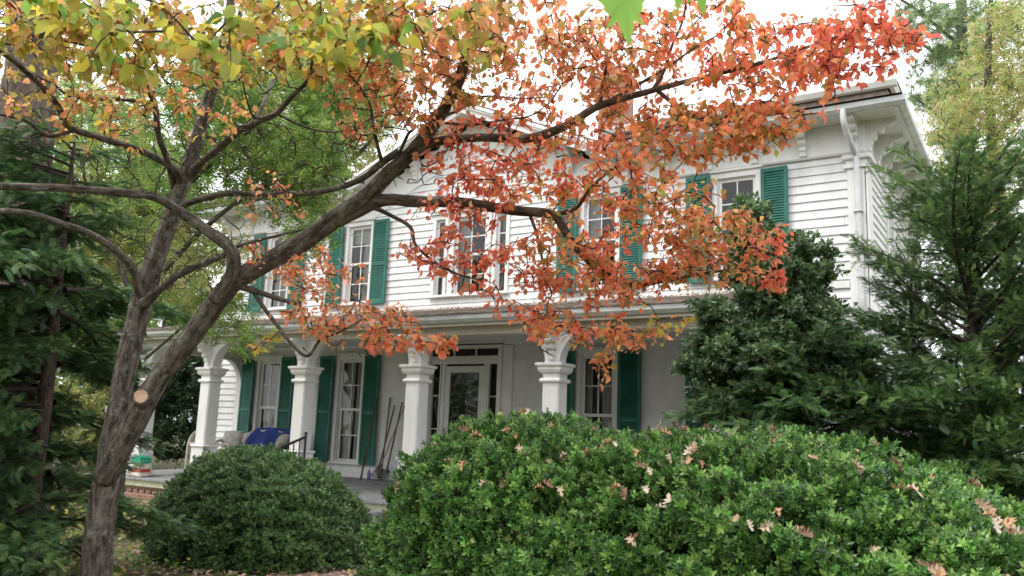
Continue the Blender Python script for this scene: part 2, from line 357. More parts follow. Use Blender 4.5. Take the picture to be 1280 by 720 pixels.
# ================================================================== house
WX = 8.0; WD = 7.45; Z0 = .50; ZF = 6.46; ZS = 7.0
house = thing('house', 'white clapboard two storey house with green shutters, a centre gable and a columned porch', 'house')
H = house
WIN_X = [-5.9, -3.2, 3.12, 5.84]
UP = (4.46, 6.30); LO = (.82, 3.12); HW = .35                         # sash opening heights and half width
openings = [(x-HW, x+HW, *UP) for x in WIN_X]+[(x-HW, x+HW, *LO) for x in WIN_X]+[(-.93, -.68, 4.5, 6.2), (-.42, .42, 4.5, 6.2), (.68, .93, 4.5, 6.2), (-.86, .86, Z0, 3.3)]
PITCH_S = .155
def siding(mb, x0, x1, z0, z1, ops, fix, clip=None):
    """lapped boards: fix(x, out, z) places a point of the wall; clip(z) narrows the wall to a gable"""
    zs = set(); z = z0
    while z < z1-1e-6: zs.add(round(z, 4)); z += PITCH_S
    zs.add(z1)
    for a in ops: zs |= {v for v in (a[2], a[3]) if z0 < v < z1}
    zs = sorted(zs)
    for a, b in zip(zs[:-1], zs[1:]):
        if b-a < .004: continue
        row = math.floor((a-z0)/PITCH_S+1e-3)*PITCH_S+z0; jr = random.Random(int(row*1000)+int(abs(x0)*7)); th = .022+.006*jr.random()
        joints = sorted(x0+(x1-x0)*jr.random() for _ in range(4))
        oa = th*(1-(a-row)/PITCH_S)+.004; ob = th*(1-(b-row)/PITCH_S)+.004
        l, r = (x0, x1)
        if clip: c = clip((a+b)/2); l, r = max(l, -c), min(r, c)
        cuts = [l]+[v for o_ in sorted(ops) if o_[2] < (a+b)/2 < o_[3] for v in o_[:2]]+[r]
        for i in range(0, len(cuts), 2):
            cc = [cuts[i]]+[j for j in joints if cuts[i]+.05 < j < cuts[i+1]-.05]+[cuts[i+1]]
            for u, v in zip(cc[:-1], cc[1:]):
                v -= .003 if v != cuts[i+1] else 0
                if v-u < .01: continue
                dz = jr.random()*.004-.002
                mb.add([fix(u, oa, a+dz), fix(v, oa, a-dz), fix(v, ob, b), fix(u, ob, b)], [(0, 1, 2, 3)])
                if abs(a-row) < 1e-3: mb.add([fix(u, .004, a), fix(v, .004, a), fix(v, oa, a-dz), fix(u, oa, a+dz)], [(0, 1, 2, 3)])
GS = .44                                                              # gable slope
def gclip(z): return min(WX, (8.35-z)/GS) if z > 7.0 else WX
wb = MB(); fr = lambda x, o, z: (x, -o, z)
siding(wb, -WX+.02, WX-.02, .58, 8.3, openings, fr, gclip)
siding(wb, .02, WD, .58, ZS, [(2.15, 2.85, 4.46, 6.3), (4.95, 5.65, 4.46, 6.3)], lambda y, o, z: (WX+o, y, z))
siding(wb, .02, WD, .58, ZS, [], lambda y, o, z: (-WX-o, y, z))
wb.box(-WX, WX, WD, WD+.1, 0, 7.0); wb.build('wall', M['siding'], H)
ib = MB()                                                             # room walls behind the windows, their dimness put into the colour
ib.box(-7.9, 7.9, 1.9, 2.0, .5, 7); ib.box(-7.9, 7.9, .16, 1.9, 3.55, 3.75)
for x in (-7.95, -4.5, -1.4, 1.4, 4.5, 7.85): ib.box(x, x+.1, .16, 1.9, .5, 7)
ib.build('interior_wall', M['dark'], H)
MB().box(-WX-.02, WX+.02, -.03, 0, 0, .575).box(WX+.002, WX+.03, 0, WD, 0, .575).build('foundation', M['trim'], H)
# corner boards with their little capitals
for x0, x1 in ((WX-.27, WX+.03), (-WX-.03, -WX+.27)):
    b = MB().bbox(x0, x1, -.045, -.002, .55, 6.18, .006)
    b.bbox(x0-.05, x1+.05, -.085, -.003, 6.18, 6.25, .01).bbox(x0-.02, x1+.02, -.06, -.003, 6.25, 6.33, .01).bbox(x0-.07, x1+.07, -.12, -.003, 6.33, 6.42, .02)
    b.build('corner_board', M['trim'], H)
b = MB().bbox(WX+.004, WX+.05, -.045, .40, .55, 6.18, .006).bbox(WX+.004, WX+.09, -.06, .46, 6.18, 6.25, .01).bbox(WX+.004, WX+.12, -.08, .5, 6.33, 6.42, .01)
b.build('corner_board', M['trim'], H)
MB().bbox(WX+.004, WX+.045, 7.0, 7.4, .55, 6.42).build('corner_board', M['trim'], H)
# frieze, following the gable
fb = MB()
for s in (-1, 1):
    fb.prism([(s*2.75, ZF), (s*WX, ZF), (s*WX, ZS), (s*3.0, ZS), (0, 8.32), (0, 7.72), (s*2.0, 6.86)][::s], 1, -.035, -.026)
    fb.sweep([(0, 0), (-.03, 0), (-.05, .03), (0, .05)], (s*2.75, -.035, ZF-.02), (s*(WX+.03), -.035, ZF-.02), (0, 1, 0), (0, 0, 1))
fb.build('frieze', M['trim'], H)
MB().box(WX-.005, WX+.036, -.036, 7.4, ZF, ZS-.001).build('frieze', M['trim'], H)
# eaves: soffit, fascia, gutter, roof edge
OV = .52
for s in (-1, 1):
    sb = MB(); gb = MB()
    xa, xb = sorted((s*3.05, s*(WX+.6)))
    sb.box(xa, xb, -OV, -.0355, ZS, ZS+.03)
    gb.sweep([(0, 0), (-.05, 0), (-.12, .05), (-.13, .13), (-.10, .14), (0, .14)], (xa, -OV, ZS-.02), (xb+(.14 if s > 0 else 0), -OV, ZS-.02), (0, 1, 0), (0, 0, 1))
    ya, yb = -OV, WD
    x = s*(WX+.6); sb.box(*sorted((s*(WX+.0355), x)), -.03, WD, ZS+.001, ZS+.031)
    sb.box(*sorted((x-s*.06, x)), -OV+.01, WD, ZS-.05, ZS+.0005)       # inner moulding of the side eave
    gb.sweep([(0, 0), (s*.05, 0), (s*.12, .05), (s*.13, .13), (s*.10, .14), (0, .14)], (x, -OV, ZS-.02), (x, WD, ZS-.02), (1, 0, 0), (0, 0, 1))
    sb.build('soffit', M['trim'], H); gb.build('gutter', M['metal'], H)
# brown shingle skirt and upper moulding
def ring(mb, o1, z1, o2, z2):
    P1 = [(3.3, -o1), (WX+o1, -o1), (WX+o1, WD), (-WX-o1, WD), (-WX-o1, -o1), (-3.3, -o1)]; P2 = [(3.3, -o2), (WX+o2, -o2), (WX+o2, WD), (-WX-o2, WD), (-WX-o2, -o2), (-3.3, -o2)]
    vs = [(*p, z1) for p in P1]+[(*p, z2) for p in P2]; mb.add(vs, [(i, i+1, i+7, i+6) for i in range(5)])
rf = MB(); ring(rf, .70, 7.13, .52, 7.17); ring(rf, .52, 7.17, .46, 7.32)
e0 = .62; zt = 7.44
zm_ = zt+.87*.143
rf.add([(-WX-e0, -e0+.05, zt), (WX+e0, -e0+.05, zt), (WX+e0, WD, zt), (-WX-e0, WD, zt), (-3, 4.4, 8.15), (3, 4.4, 8.15), (-3.3, -e0+.05, zt), (3.3, -e0+.05, zt), (-3.3, .3, zm_), (3.3, .3, zm_)],
       [(0, 6, 8, 4), (8, 9, 5, 4), (7, 1, 5, 9), (1, 2, 5), (2, 3, 4, 5), (3, 0, 4)])
GZ = 8.62; gy = -.62                                                  # gable roof planes
for s in (-1, 1):
    rf.sweep([(0, 0), (5.5, 0), (5.5, .05), (0, .05)], (0, gy, GZ), (s*3.55, gy, GZ-3.55*GS), (0, 1, 0), (0, 0, 1))
roof = rf.build('roof', M['roof'], H)
ub = MB()
ub.sweep([(0, 0), (-.06, .02), (-.10, .10), (-.10, .13), (0, .13)], (3.4, -.50, 7.31), (WX+.62, -.50, 7.31), (0, 1, 0), (0, 0, 1))
ub.sweep([(0, 0), (-.06, .02), (-.10, .10), (-.10, .13), (0, .13)], (-WX-.6, -.50, 7.31), (-3.4, -.50, 7.31), (0, 1, 0), (0, 0, 1))
ub.sweep([(0, 0), (.06, .02), (.10, .10), (.10, .13), (0, .13)], (WX+.5, -.52, 7.31), (WX+.5, WD, 7.31), (1, 0, 0), (0, 0, 1))
for s in (-1, 1):                                                    # raking cornice in three steps, and its soffit
    for (y0, y1, dz0, dz1) in ((gy+.06, -.036, -.17, -.13), (gy+.02, gy+.09, -.24, -.10), (gy-.03, gy+.02, -.12, -.02), (gy-.06, gy-.03, -.07, .0)):
        ub.sweep([(y0, dz0), (y1, dz0), (y1, dz1), (y0, dz1)], (0, 0, GZ), (s*3.5, 0, GZ-3.5*GS), (0, 1, 0), (0, 0, 1))
ub.build('cornice', M['trim'], H)
cb = MB().box(1.5, 2.15, 3, 3.65, 7.4, 10.1).box(1.46, 2.19, 2.96, 3.69, 10.1, 10.2).box(1.42, 2.23, 2.92, 3.73, 10.2, 10.3).box(1.5, 2.15, 3, 3.65, 10.3, 10.4)
cb.build('chimney', M['brick'], roof)
# scrolled eave brackets
SCROLL = [(0, 0), (-.40, 0), (-.43, -.03), (-.43, -.08), (-.38, -.11), (-.31, -.10), (-.28, -.13), (-.29, -.18), (-.25, -.22), (-.19, -.20), (-.16, -.23), (-.17, -.29), (-.13, -.33), (-.10, -.34), (-.10, -.40), (-.07, -.43), (-.06, -.50), (0, -.52)]
def bracket(mb, x, y, z, s=1, wd=.11, ax='y', out=-1):
    poly = [(p[0]*s, p[1]*s) for p in SCROLL]
    if ax == 'y':
        mb.prism([(y+p[0], z+p[1]) for p in poly], 0, x-wd/2, x+wd/2)
        mb.box(x-wd*.75, x+wd*.75, y-.44*s, y, z-.035*s, z-.001)
        for q, h in ((-.36, -.06), (-.235, -.17), (-.12, -.285)): mb.tube([(x-wd/2-.012, y+q*s, z+h*s), (x+wd/2+.012, y+q*s, z+h*s)], [.04*s]*2, 8)
    else:
        mb.prism([(x-p[0], z+p[1]) for p in poly], 1, y-wd/2, y+wd/2)
        mb.box(x, x+.44*s, y-wd*.75, y+wd*.75, z-.035*s, z-.001)
        for q, h in ((-.36, -.06), (-.235, -.17), (-.12, -.285)): mb.tube([(x-q*s, y-wd/2-.012, z+h*s), (x-q*s, y+wd/2+.012, z+h*s)], [.04*s]*2, 8)
bx = [7.87, 7.03, 6.19, 5.35, 4.51, 3.67]
first = MB(); bracket(first, 0, 0, 0); first = first.build('eave_bracket', M['trim'], H); first.location = (bx[0], -.036, ZS)
places = [(s*x, -.036, ZS) for x in bx for s in (1, -1)][1:]+[(s*x, -.036, GZ-.19-x*GS) for x in (2.45, 1.6, .78) for s in (1, -1)]
for p in places:
    c = first.copy(); COL.objects.link(c); c.location = p
sb2 = MB(); bracket(sb2, 0, 0, 0, 1, .11, 'x'); sb2 = sb2.build('eave_bracket', M['trim'], H); sb2.location = (WX+.036, .10, ZS)
for i in range(1, 9):
    c = sb2.copy(); COL.objects.link(c); c.location = (WX+.036, .10+i*.84, ZS)
# downspout at the corner
d = MB(); d.tube([(7.80, -.60, 7.03), (7.80, -.60, 6.88), (7.82, -.53, 6.72), (7.88, -.18, 6.42), (7.9, -.10, 6.25), (7.9, -.10, .3), (7.9, -.22, .12)], [.05]*7, 10, knots=3)
for z in (5.4, 3.2, 1.4): d.box(7.83, 7.97, -.16, -.05, z, z+.03)
d.build('downspout', M['metal'], H, True)

def window(x, z0, z1, hw, kind, y=0, cols=2, rows=2, casing=.10, parent=H):
    f = MB(); c = casing; yo = -.055
    f.bbox(x-hw-c, x-hw, yo, -.0, z0-.02, z1, .005).bbox(x+hw, x+hw+c, yo, -.0, z0-.02, z1, .005)
    f.bbox(x-hw-c, x+hw+c, yo, -.0, z1, z1+.11, .005).bbox(x-hw-c-.03, x+hw+c+.03, yo-.05, -.0, z1+.11, z1+.15, .01)
    f.bbox(x-hw-c-.03, x+hw+c+.03, yo-.06, .04, z0-.07, z0-.02, .01)
    f.box(x-hw, x-hw+.02, .0, .12, z0-.02, z1).box(x+hw-.02, x+hw, .0, .12, z0-.02, z1).box(x-hw+.02, x+hw-.02, 0, .12, z1-.02, z1)
    fo = f.build('window', M['trim'], parent)
    s = MB(); zm = (z0+z1)/2; t = .045 if hw > .2 else .03
    for (a, b, yy) in ((zm-.01, z1-.02, .02), (z0-.02, zm+.02, .055)):
        l, r = x-hw+.02, x+hw-.02
        s.box(l, l+t, yy, yy+.035, a, b).box(r-t, r, yy, yy+.035, a, b).box(l+t, r-t, yy, yy+.035, b-t, b).box(l+t, r-t, yy, yy+.035, a, a+t*(1.4 if a < zm-.1 else 1))
        for i in range(1, cols): q = l+(r-l)*i/cols; s.box(q-.011, q+.011, yy+.005, yy+.03, a+t, b-t)
        for j in range(1, rows): q = a+(b-a)*j/rows; s.box(l+t, r-t, yy+.007, yy+.028, q-.011, q+.011)
    s.build('sash', M['trim'], fo)
    g = MB()
    for (a, b, yy) in ((zm, z1-.03, .035), (z0, zm, .07)): g.add([(x-hw+.03, yy, a), (x+hw-.03, yy, a), (x+hw-.03, yy, b), (x-hw+.03, yy, b)], [(0, 1, 2, 3)])
    g.build('pane', M['glass'], fo)
    cu = MB()
    def drape(xa, xb, za, zb, amp=.018, fq=55, yy=.17, taper=0):
        n = 36; vs = []
        for j in range(5):
            tz = j/4; z = za+(zb-za)*tz
            for i in range(n+1):
                q = i/n; xx = xa+(xb-xa)*(q if not taper else q*(1-taper*math.sin(tz*3.1)*.5)); vs.append((xx, yy+amp*math.sin(xx*fq+1.3*tz)+.01*math.sin(xx*23), z))
        cu.add(vs, [(j*(n+1)+i, j*(n+1)+i+1, (j+1)*(n+1)+i+1, (j+1)*(n+1)+i) for j in range(4) for i in range(n)])
    if kind == 'lace': drape(x-hw, x-.03, z0, z1); drape(x+.02, x+hw, z0, z1); cu.build('curtain', M['curtain'], fo)
    if kind == 'lace_open': drape(x-hw, x-.18, z0, z1); drape(x+.02, x+hw, z0, z1-.3); cu.build('curtain', M['curtain'], fo)
    if kind == 'shade':
        drape(x-.02, x+hw, z0, z1-.35, taper=.25); cu.build('curtain', M['curtain'], fo)
        MB().box(x-hw, x+hw, .13, .135, z1-.40, z1).build('roller_shade', M['shade'], fo)
    if kind == 'half': drape(x-hw, x-.12, z0, z1, taper=-.2); cu.build('curtain', M['curtain'], fo)
    return fo
for x, k in zip(WIN_X, ('lace', 'shade', 'half', 'none')): window(x, *UP, HW, k)
for x, k in zip(WIN_X, ('lace', 'lace', 'lace_open', 'lace')): window(x, *LO, HW, k)
window(0, 4.5, 6.2, .42, 'half', casing=.13); window(-.805, 4.5, 6.2, .125, 'lace', cols=1, casing=.085); window(.805, 4.5, 6.2, .125, 'lace', cols=1, casing=.085)
for q in (2.5, 5.3):                                                    # windows of the side wall
    o = window(0, *UP, .35, 'lace'); o.rotation_euler = (0, 0, math.pi/2); o.location = (WX, q, 0)
MB().bbox(-1.12, 1.12, -.12, -.03, 6.36, 6.44, .02).build('window_hood', M['trim'], H)

def shutter_mesh(h, wd=.47):
    s = MB(); st = .062; y0, y1 = -.04, 0
    s.bbox(0, st, y0, y1, 0, h, .004).bbox(wd-st, wd, y0, y1, 0, h, .004)
    mid = h*.47
    for a, b in ((0, .10), (mid-.04, mid+.04), (h-.075, h)): s.bbox(st, wd-st, y0+.003, y1-.003, a, b, .004)
    for a, b in ((.10, mid-.04), (mid+.04, h-.075)):
        n = int((b-a)/.047); p = (b-a)/n
        for i in range(n):
            z = a+(i+.5)*p
            s.add([(st, y1-.006, z+.022), (wd-st, y1-.006, z+.022), (wd-st, y0+.006, z-.020), (st, y0+.006, z-.020), (st, y1-.006, z+.014), (wd-st, y1-.006, z+.014), (wd-st, y0+.006, z-.028), (st, y0+.006, z-.028)],
                  [(0, 1, 2, 3), (7, 6, 5, 4), (3, 2, 6, 7), (0, 4, 5, 1)])
        s.box(st+.05, wd-st-.05, y1-.004, y1-.001, a, b)
    return s
su = shutter_mesh(2.0).build('shutter', M['green'], H); sl = shutter_mesh(2.44).build('shutter', M['green'], H)
used = {id(su): False, id(sl): False}
for x in WIN_X:
    for proto, z in ((su, 4.38), (sl, .76)):
        for s in (-1, 1):
            o = proto
            if used[id(proto)]: o = proto.copy(); COL.objects.link(o)
            used[id(proto)] = True
            o.location = (x-.455-.47 if s < 0 else x+.455, -.062, z+rng.normal()*.004)
            o.rotation_euler = (0, 0, s*math.radians(2.0+rng.random()*2.5)) if s < 0 else (0, 0, -math.radians(1+rng.random()*2))
            if s < 0: o.location.y -= .02

# door with sidelights and transom
df = MB()
for x in (-.96, .86): df.bbox(x, x+.10, -.07, 0, Z0, 3.36, .006)
df.bbox(-.86, .86, -.05, .02, 2.98, 3.15, .005); df.bbox(-1.02, 1.02, -.09, 0, 3.36, 3.41, .01); df.box(-.86, .86, -.04, .02, 3.31, 3.36)
for x in (-.575, .515): df.bbox(x, x+.06+.03, -.045, .03, Z0, 2.98, .005)
for i in range(22): x = -.82+i*.078; df.prism([(x-.03, 3.13), (x+.03, 3.13), (x, 3.05)], 1, -.062, -.05)       # scalloped trim
for x in (-.30, .26): df.box(x, x+.03, -.02, .02, 3.15, 3.31)
for x in (-.86, .605):
    for z in (1.0, 1.6, 2.3): df.box(x, x+.255, .0, .02, z, z+.02)
    df.box(x, x+.255, -.02, .04, Z0, .98); df.box(x, x+.03, -.03, .04, .98, 2.98); df.box(x+.225, x+.255, -.03, .04, .98, 2.98)
door_frame = df.build('door_frame', M['trim'], H)
MB().add([(-.86, .03, 3.15), (.86, .03, 3.15), (.86, .03, 3.31), (-.86, .03, 3.31)], [(0, 1, 2, 3)]).add([(-.83, .03, 1), (-.6, .03, 1), (-.6, .03, 2.98), (-.83, .03, 2.98)], [(0, 1, 2, 3)]).add([(.6, .03, 1), (.83, .03, 1), (.83, .03, 2.98), (.6, .03, 2.98)], [(0, 1, 2, 3)]).build('pane', M['glass'], door_frame)
dd = MB(); dd.bbox(-.485, -.355, -.03, .01, Z0, 2.94, .006).bbox(.385, .515, -.03, .01, Z0, 2.94, .006).bbox(-.355, .385, -.03, .01, 2.80, 2.94, .006).bbox(-.355, .385, -.03, .01, Z0, .82, .006)
door = dd.build('door', M['trim'], H)
MB().add([(-.355, -.01, .82), (.385, -.01, .82), (.385, -.01, 2.8), (-.355, -.01, 2.8)], [(0, 1, 2, 3)]).build('pane', M['glass'], door)
MB().tube([(-.42, -.03, 1.50), (-.42, -.08, 1.50), (-.42, -.08, 1.62), (-.42, -.03, 1.62)], [.009]*4, 6).build('handle', M['steel'], door)
for x in (-1.22, .965): MB().bbox(x, x+.25, -.05, 0, Z0, 3.36, .006).build('pilaster', M['trim'], H)

# ------------------------------------------------------------------ porch
PX = 7.05; PY = -3.25; PF = -3.7
def fz(y): return .47-.02*(-y)                                        # floor falls a little to the front
pf = MB(); n = 90
for i in range(n):
    x0 = -PX-.25+i*(2*PX+.5)/n; x1 = x0+(2*PX+.5)/n-.006; j = rng.normal()*.0015
    pf.add([(x0, 0, fz(0)+j), (x1, 0, fz(0)+j), (x1, PF, fz(PF)+j), (x0, PF, fz(PF)+j), (x0, PF, fz(PF)-.03), (x1, PF, fz(PF)-.03)], [(3, 2, 1, 0), (4, 5, 2, 3)])
pf.build('porch_floor', M['floor'], H)
MB().box(-PX-.2, PX+.2, PF+.05, PF+.10, .24, .365).box(-PX-.2, -PX-.15, PF+.1, 0, .24, .36).build('porch_fascia', M['fascia'], H)
bb = MB(); xx = -PX-.12
bb.box(-PX-.12, PX+.12, PF+.12, PF+.24, 0, .10); bb.box(-PX-.12, PX+.12, PF+.12, PF+.24, .175, .24)
while xx < PX: bb.box(xx, xx+.15, PF+.12, PF+.24, .10, .175); xx += .21    # pierced course
bb.build('porch_foundation', M['brick'], H)
MB().box(-PX-.1, PX+.1, PF+.35, -.1, .01, .2).build('crawl_space', M['dark'], H)  # dark block filling the void, stands in for shade beneath the floor
MB().bbox(-1.15, 1.15, PF-.36, PF-.01, 0, .26, .01).bbox(-1.15, 1.15, PF-.70, PF-.37, 0, .13, .01).build('porch_steps', M['floor'], H)
# beam, ceiling, roof, gutter
bm = MB().bbox(-PX, PX, PY-.13, PY+.13, 3.14, 3.40, .006)
for s in (-1, 1): bm.bbox(*sorted((s*(PX-.26), s*PX)), PY+.13, -.03, 3.14, 3.40, .006)
bm.sweep([(0, 0), (-.05, .02), (-.07, .06), (0, .06)], (-PX, PY-.13, 3.33), (PX, PY-.13, 3.33), (0, 1, 0), (0, 0, 1))
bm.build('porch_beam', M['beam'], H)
cl = MB().box(-PX+.1, PX-.1, PY+.1, -.03, 3.43, 3.46)
for x in np.arange(-PX+.2, PX-.1, .12): cl.box(x, x+.006, PY+.14, -.03, 3.424, 3.43)
cl.box(-PX+.1, PX-.1, -.09, -.031, 3.37, 3.43); cl.build('porch_ceiling', M['trim'], H)
pr_ = MB(); zr0, zr1 = 3.46, 4.17
pr_.add([(-PX-.4, PF-.02, zr0), (PX+.4, PF-.02, zr0), (PX+.1, 0, zr1), (-PX-.1, 0, zr1), (-PX-.4, PF-.02, zr0-.03), (PX+.4, PF-.02, zr0-.03)], [(0, 1, 2, 3), (4, 5, 1, 0)])
for i in range(1, 13):
    t = i/13; y = PF*(1-t); z = zr0+(zr1-zr0)*t; pr_.box(-PX-.4+.3*t, PX+.4-.3*t, y-.02, y, z-.01, z+.012)
for s in (-1, 1): pr_.add([(s*(PX+.4), PF, zr0), (s*(PX+.1), 0, zr1), (s*(PX+.1), 0, 3.46), (s*(PX+.38), PF, 3.44)], [(0, 1, 2, 3)])
pr_.build('porch_roof', M['roof'], H)
g = MB()
g.sweep([(0, 0), (-.03, 0), (-.09, .05), (-.10, .115), (-.075, .125), (0, .12)], (-PX-.4, PF+.10, 3.31), (PX+.4, PF+.10, 3.31), (0, 1, 0), (0, 0, 1))
g.sweep([(0, 0), (.03, 0), (.09, .05), (.10, .115), (0, .12)], (PX+.3, PF+.1, 3.31), (PX+.3, -.05, 3.31), (1, 0, 0), (0, 0, 1))
g.sweep([(0, 0), (-.03, 0), (-.09, .05), (-.10, .115), (0, .12)], (-PX-.3, PF+.1, 3.31), (-PX-.3, -.05, 3.31), (1, 0, 0), (0, 0, 1))
g.build('porch_gutter', M['metal'], H)
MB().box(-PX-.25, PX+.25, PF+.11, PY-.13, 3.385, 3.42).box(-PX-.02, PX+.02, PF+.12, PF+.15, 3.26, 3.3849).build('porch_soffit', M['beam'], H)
MB().bbox(-WX+.28, WX-.28, -.05, -.0, 4.15, 4.26, .006).build('water_table', M['trim'], H)
def column(cx, flanks):
    fl = fz(PY)
    b = MB().bbox(cx-.21, cx+.21, PY-.21, PY+.21, fl, fl+.10, .01).bbox(cx-.18, cx+.18, PY-.18, PY+.18, fl+.10, 1.08, .008).bbox(cx-.205, cx+.205, PY-.205, PY+.205, 1.08, 1.13, .015)
    ped = b
    s = MB().bbox(cx-.145, cx+.145, PY-.145, PY+.145, 1.13, 2.66, .022)
    col = s.build('porch_column', M['trim'], H); ped.build('pedestal', M['trim'], col)
    k = MB().lathe([(.15, 2.36), (.175, 2.375), (.18, 2.40), (.165, 2.425), (.15, 2.43)], cx, PY, sq=True)
    k.lathe([(.15, 2.50), (.18, 2.52), (.20, 2.56), (.20, 2.60), (.23, 2.62), (.235, 2.655), (.20, 2.665)], cx, PY, sq=True)
    k.build('capital', M['trim'], col)
    for s_ in flanks:
        pts = [(cx+s_*(.125+.50*(1-math.cos(t))), 2.664+.475*math.sin(t)) for t in np.linspace(0, math.pi/2, 14)]
        poly = [(cx, 2.664)]+pts+[(cx, 3.139)]
        MB().prism(poly, 1, PY-.10, PY+.10).build('arch_bracket', M['trim'], col)
    MB().bbox(cx-.13, cx+.13, PY-.105, PY+.105, 2.666, 3.138, .004).build('impost', M['trim'], col)
    c = MB(); bracket(c, cx, PY-.106, 3.139, .85, .11); c.build('carved_bracket', M['trim'], col)
for x, fl in ((-6.05, (-1, 1)), (-4.0, (-1, 1)), (-1.33, (-1, 1)), (1.33, (-1, 1)), (4.0, (-1, 1)), (6.67, (-1,))): column(x, fl)
# half arches against the wall at the porch ends
for s in (-1, 1):
    a = MB(); a.bbox(*sorted((s*6.82, s*7.0)), -.12, -.03, .5, 3.13, .006)
    a.prism([(-.03, 2.45)]+[(-.12-.5*(1-math.cos(t)), 2.55+.58*math.sin(t)) for t in np.linspace(0, math.pi/2, 12)]+[(-.03, 3.13)], 0, *sorted((s*6.84, s*6.98)))
    a.build('wall_arch', M['trim'], H)

# ================================================================== things on the porch
FW = .46
def cloth_obj(name, pts, nu, nv, mat, parent=None, th=.05, sub=1):
    """a soft sheet or pad from a grid of points, given a thickness and rounded"""
    me = bpy.data.meshes.new(name); me.from_pydata([tuple(map(float, p)) for p in pts], [], [(j*nu+i, j*nu+i+1, (j+1)*nu+i+1, (j+1)*nu+i) for j in range(nv-1) for i in range(nu-1)])
    me.materials.append(mat); me.polygons.foreach_set('use_smooth', [True]*len(me.polygons))
    o = bpy.data.objects.new(name, me); COL.objects.link(o)
    if parent: o.parent = parent
    s = o.modifiers.new('s', 'SOLIDIFY'); s.thickness = th; s.offset = 0
    b = o.modifiers.new('b', 'SUBSURF'); b.levels = b.render_levels = sub
    return o
sofa = thing('porch_sofa', 'cream wicker sofa under the window at the far left of the porch', 'sofa')
X0, X1, SY = -6.55, -4.35, -.55
f = MB()
for x in (X0+.05, X1-.05):
    for y in (SY-.35, SY+.30): f.tube([(x, y, FW), (x, y, FW+.42)], [.03, .03], 8)
f.bbox(X0, X1, SY-.40, SY+.32, FW+.26, FW+.36, .03); f.build('sofa_frame', M['wicker'], sofa)
MB().bbox(X0+.02, X1-.02, SY-.42, SY+.25, FW+.36, FW+.48, .05).build('seat', M['cushion'], sofa)
b = MB(); n = 16
b.prism([(X0, FW+.40)]+[(X0+(X1-X0)*t, FW+.72+.26*math.sin(math.pi*t)**.5) for t in np.linspace(0, 1, n)]+[(X1, FW+.40)], 1, SY+.25, SY+.33); b.build('backrest', M['wicker'], sofa)
for x in (X0+.03, X1-.03): MB().tube([(x, SY-.38, FW+.40), (x, SY-.40, FW+.66), (x, SY, FW+.70), (x, SY+.3, FW+.74)], [.04]*4, 8, knots=4).build('armrest', M['wicker'], sofa)
pts = []; nu, nv = 22, 12
for j in range(nv):
    t = j/(nv-1)
    for i in range(nu):
        q = i/(nu-1); x = X0+.28+q*(X1-X0-.30); top = FW+.995+.10*math.sin(math.pi*(.12+.88*q))**.6-(.20*max(0, .22-q)/.22)
        if t < .25: y = SY+.36; z = top-(.25-t)*2.2
        elif t < .7: y = SY+.30-(t-.25)*.25; z = top-(t-.25)*1.05
        else: y = SY+.19-(t-.7)*1.9; z = top-.47-(t-.7)*.12
        pts.append((x, y-.02+.022*math.sin(q*19+t*5), z+.012*math.sin(q*31)*t))
tag(cloth_obj('blanket', pts, nu, nv, M['blue'], None, .02), 'dark blue blanket draped over the porch sofa back', 'blanket')
def cushion(name, c, w_, h_, lean, yaw, label):
    pts = []; nu = nv = 11
    for j in range(nv):
        for i in range(nu):
            a = i/(nu-1)*2-1; b_ = j/(nv-1)*2-1; pts.append((a*w_/2*(1-.06*b_*b_), 0, b_*h_/2*(1-.06*a*a)))
    o = cloth_obj(name, pts, nu, nv, M['cushion'], None, .02)
    me = o.data; me.materials[0] = M['cushion']
    o.modifiers.clear(); v2 = []; k = nu*nv                            # a plump closed pillow: two bulged faces sharing a seam
    for sd_ in (-1, 1):
        for j in range(nv):
            for i in range(nu):
                a = i/(nu-1)*2-1; b_ = j/(nv-1)*2-1; p = pts[j*nu+i]; v2.append((p[0], sd_*(.004+.085*((1-a*a)*(1-b_*b_))**.45+.006*math.sin(a*9+b_*4)), p[2]))
    fs = [(j*nu+i, j*nu+i+1, (j+1)*nu+i+1, (j+1)*nu+i) for j in range(nv-1) for i in range(nu-1)]
    fs += [tuple(q+k for q in f_[::-1]) for f_ in fs]
    rim = [i for i in range(nu)]+[j*nu+nu-1 for j in range(1, nv)]+[(nv-1)*nu+i for i in range(nu-2, -1, -1)]+[j*nu for j in range(nv-2, 0, -1)]
    fs += [(rim[i+1-len(rim)] if i+1 >= len(rim) else rim[i+1], rim[i], rim[i]+k, (rim[(i+1) % len(rim)])+k) for i in range(len(rim))]
    me2 = bpy.data.meshes.new(name); me2.from_pydata(v2, [], fs); me2.materials.append(M['cushion']); me2.polygons.foreach_set('use_smooth', [True]*len(fs))
    o.data = me2; o.location = c; o.rotation_euler = (lean, 0, yaw); tag(o, label, 'cushion')
cushion('cushion', (-6.30, SY-.12, FW+.72), .62, .44, -.3, .1, 'grey cushion at the left end of the blue draped sofa')
cushion('cushion', (-4.62, SY-.1, FW+.70), .50, .46, -.45, -.35, 'pale grey cushion slumped at the right end of the blue draped sofa')
ch = thing('wicker_chair', 'cream wicker armchair half hidden behind the second porch column', 'chair')
cx, cy = -4.82, -2.45
b = MB(); b.prism([(cy-.30, FW+.42)]+[(cy-.02+.30*math.cos(t), FW+.60+.30*math.sin(t)) for t in np.linspace(math.pi, 0, 12)]+[(cy+.28, FW+.42)], 0, cx-.36, cx-.30)
b.build('backrest', M['wicker'], ch)
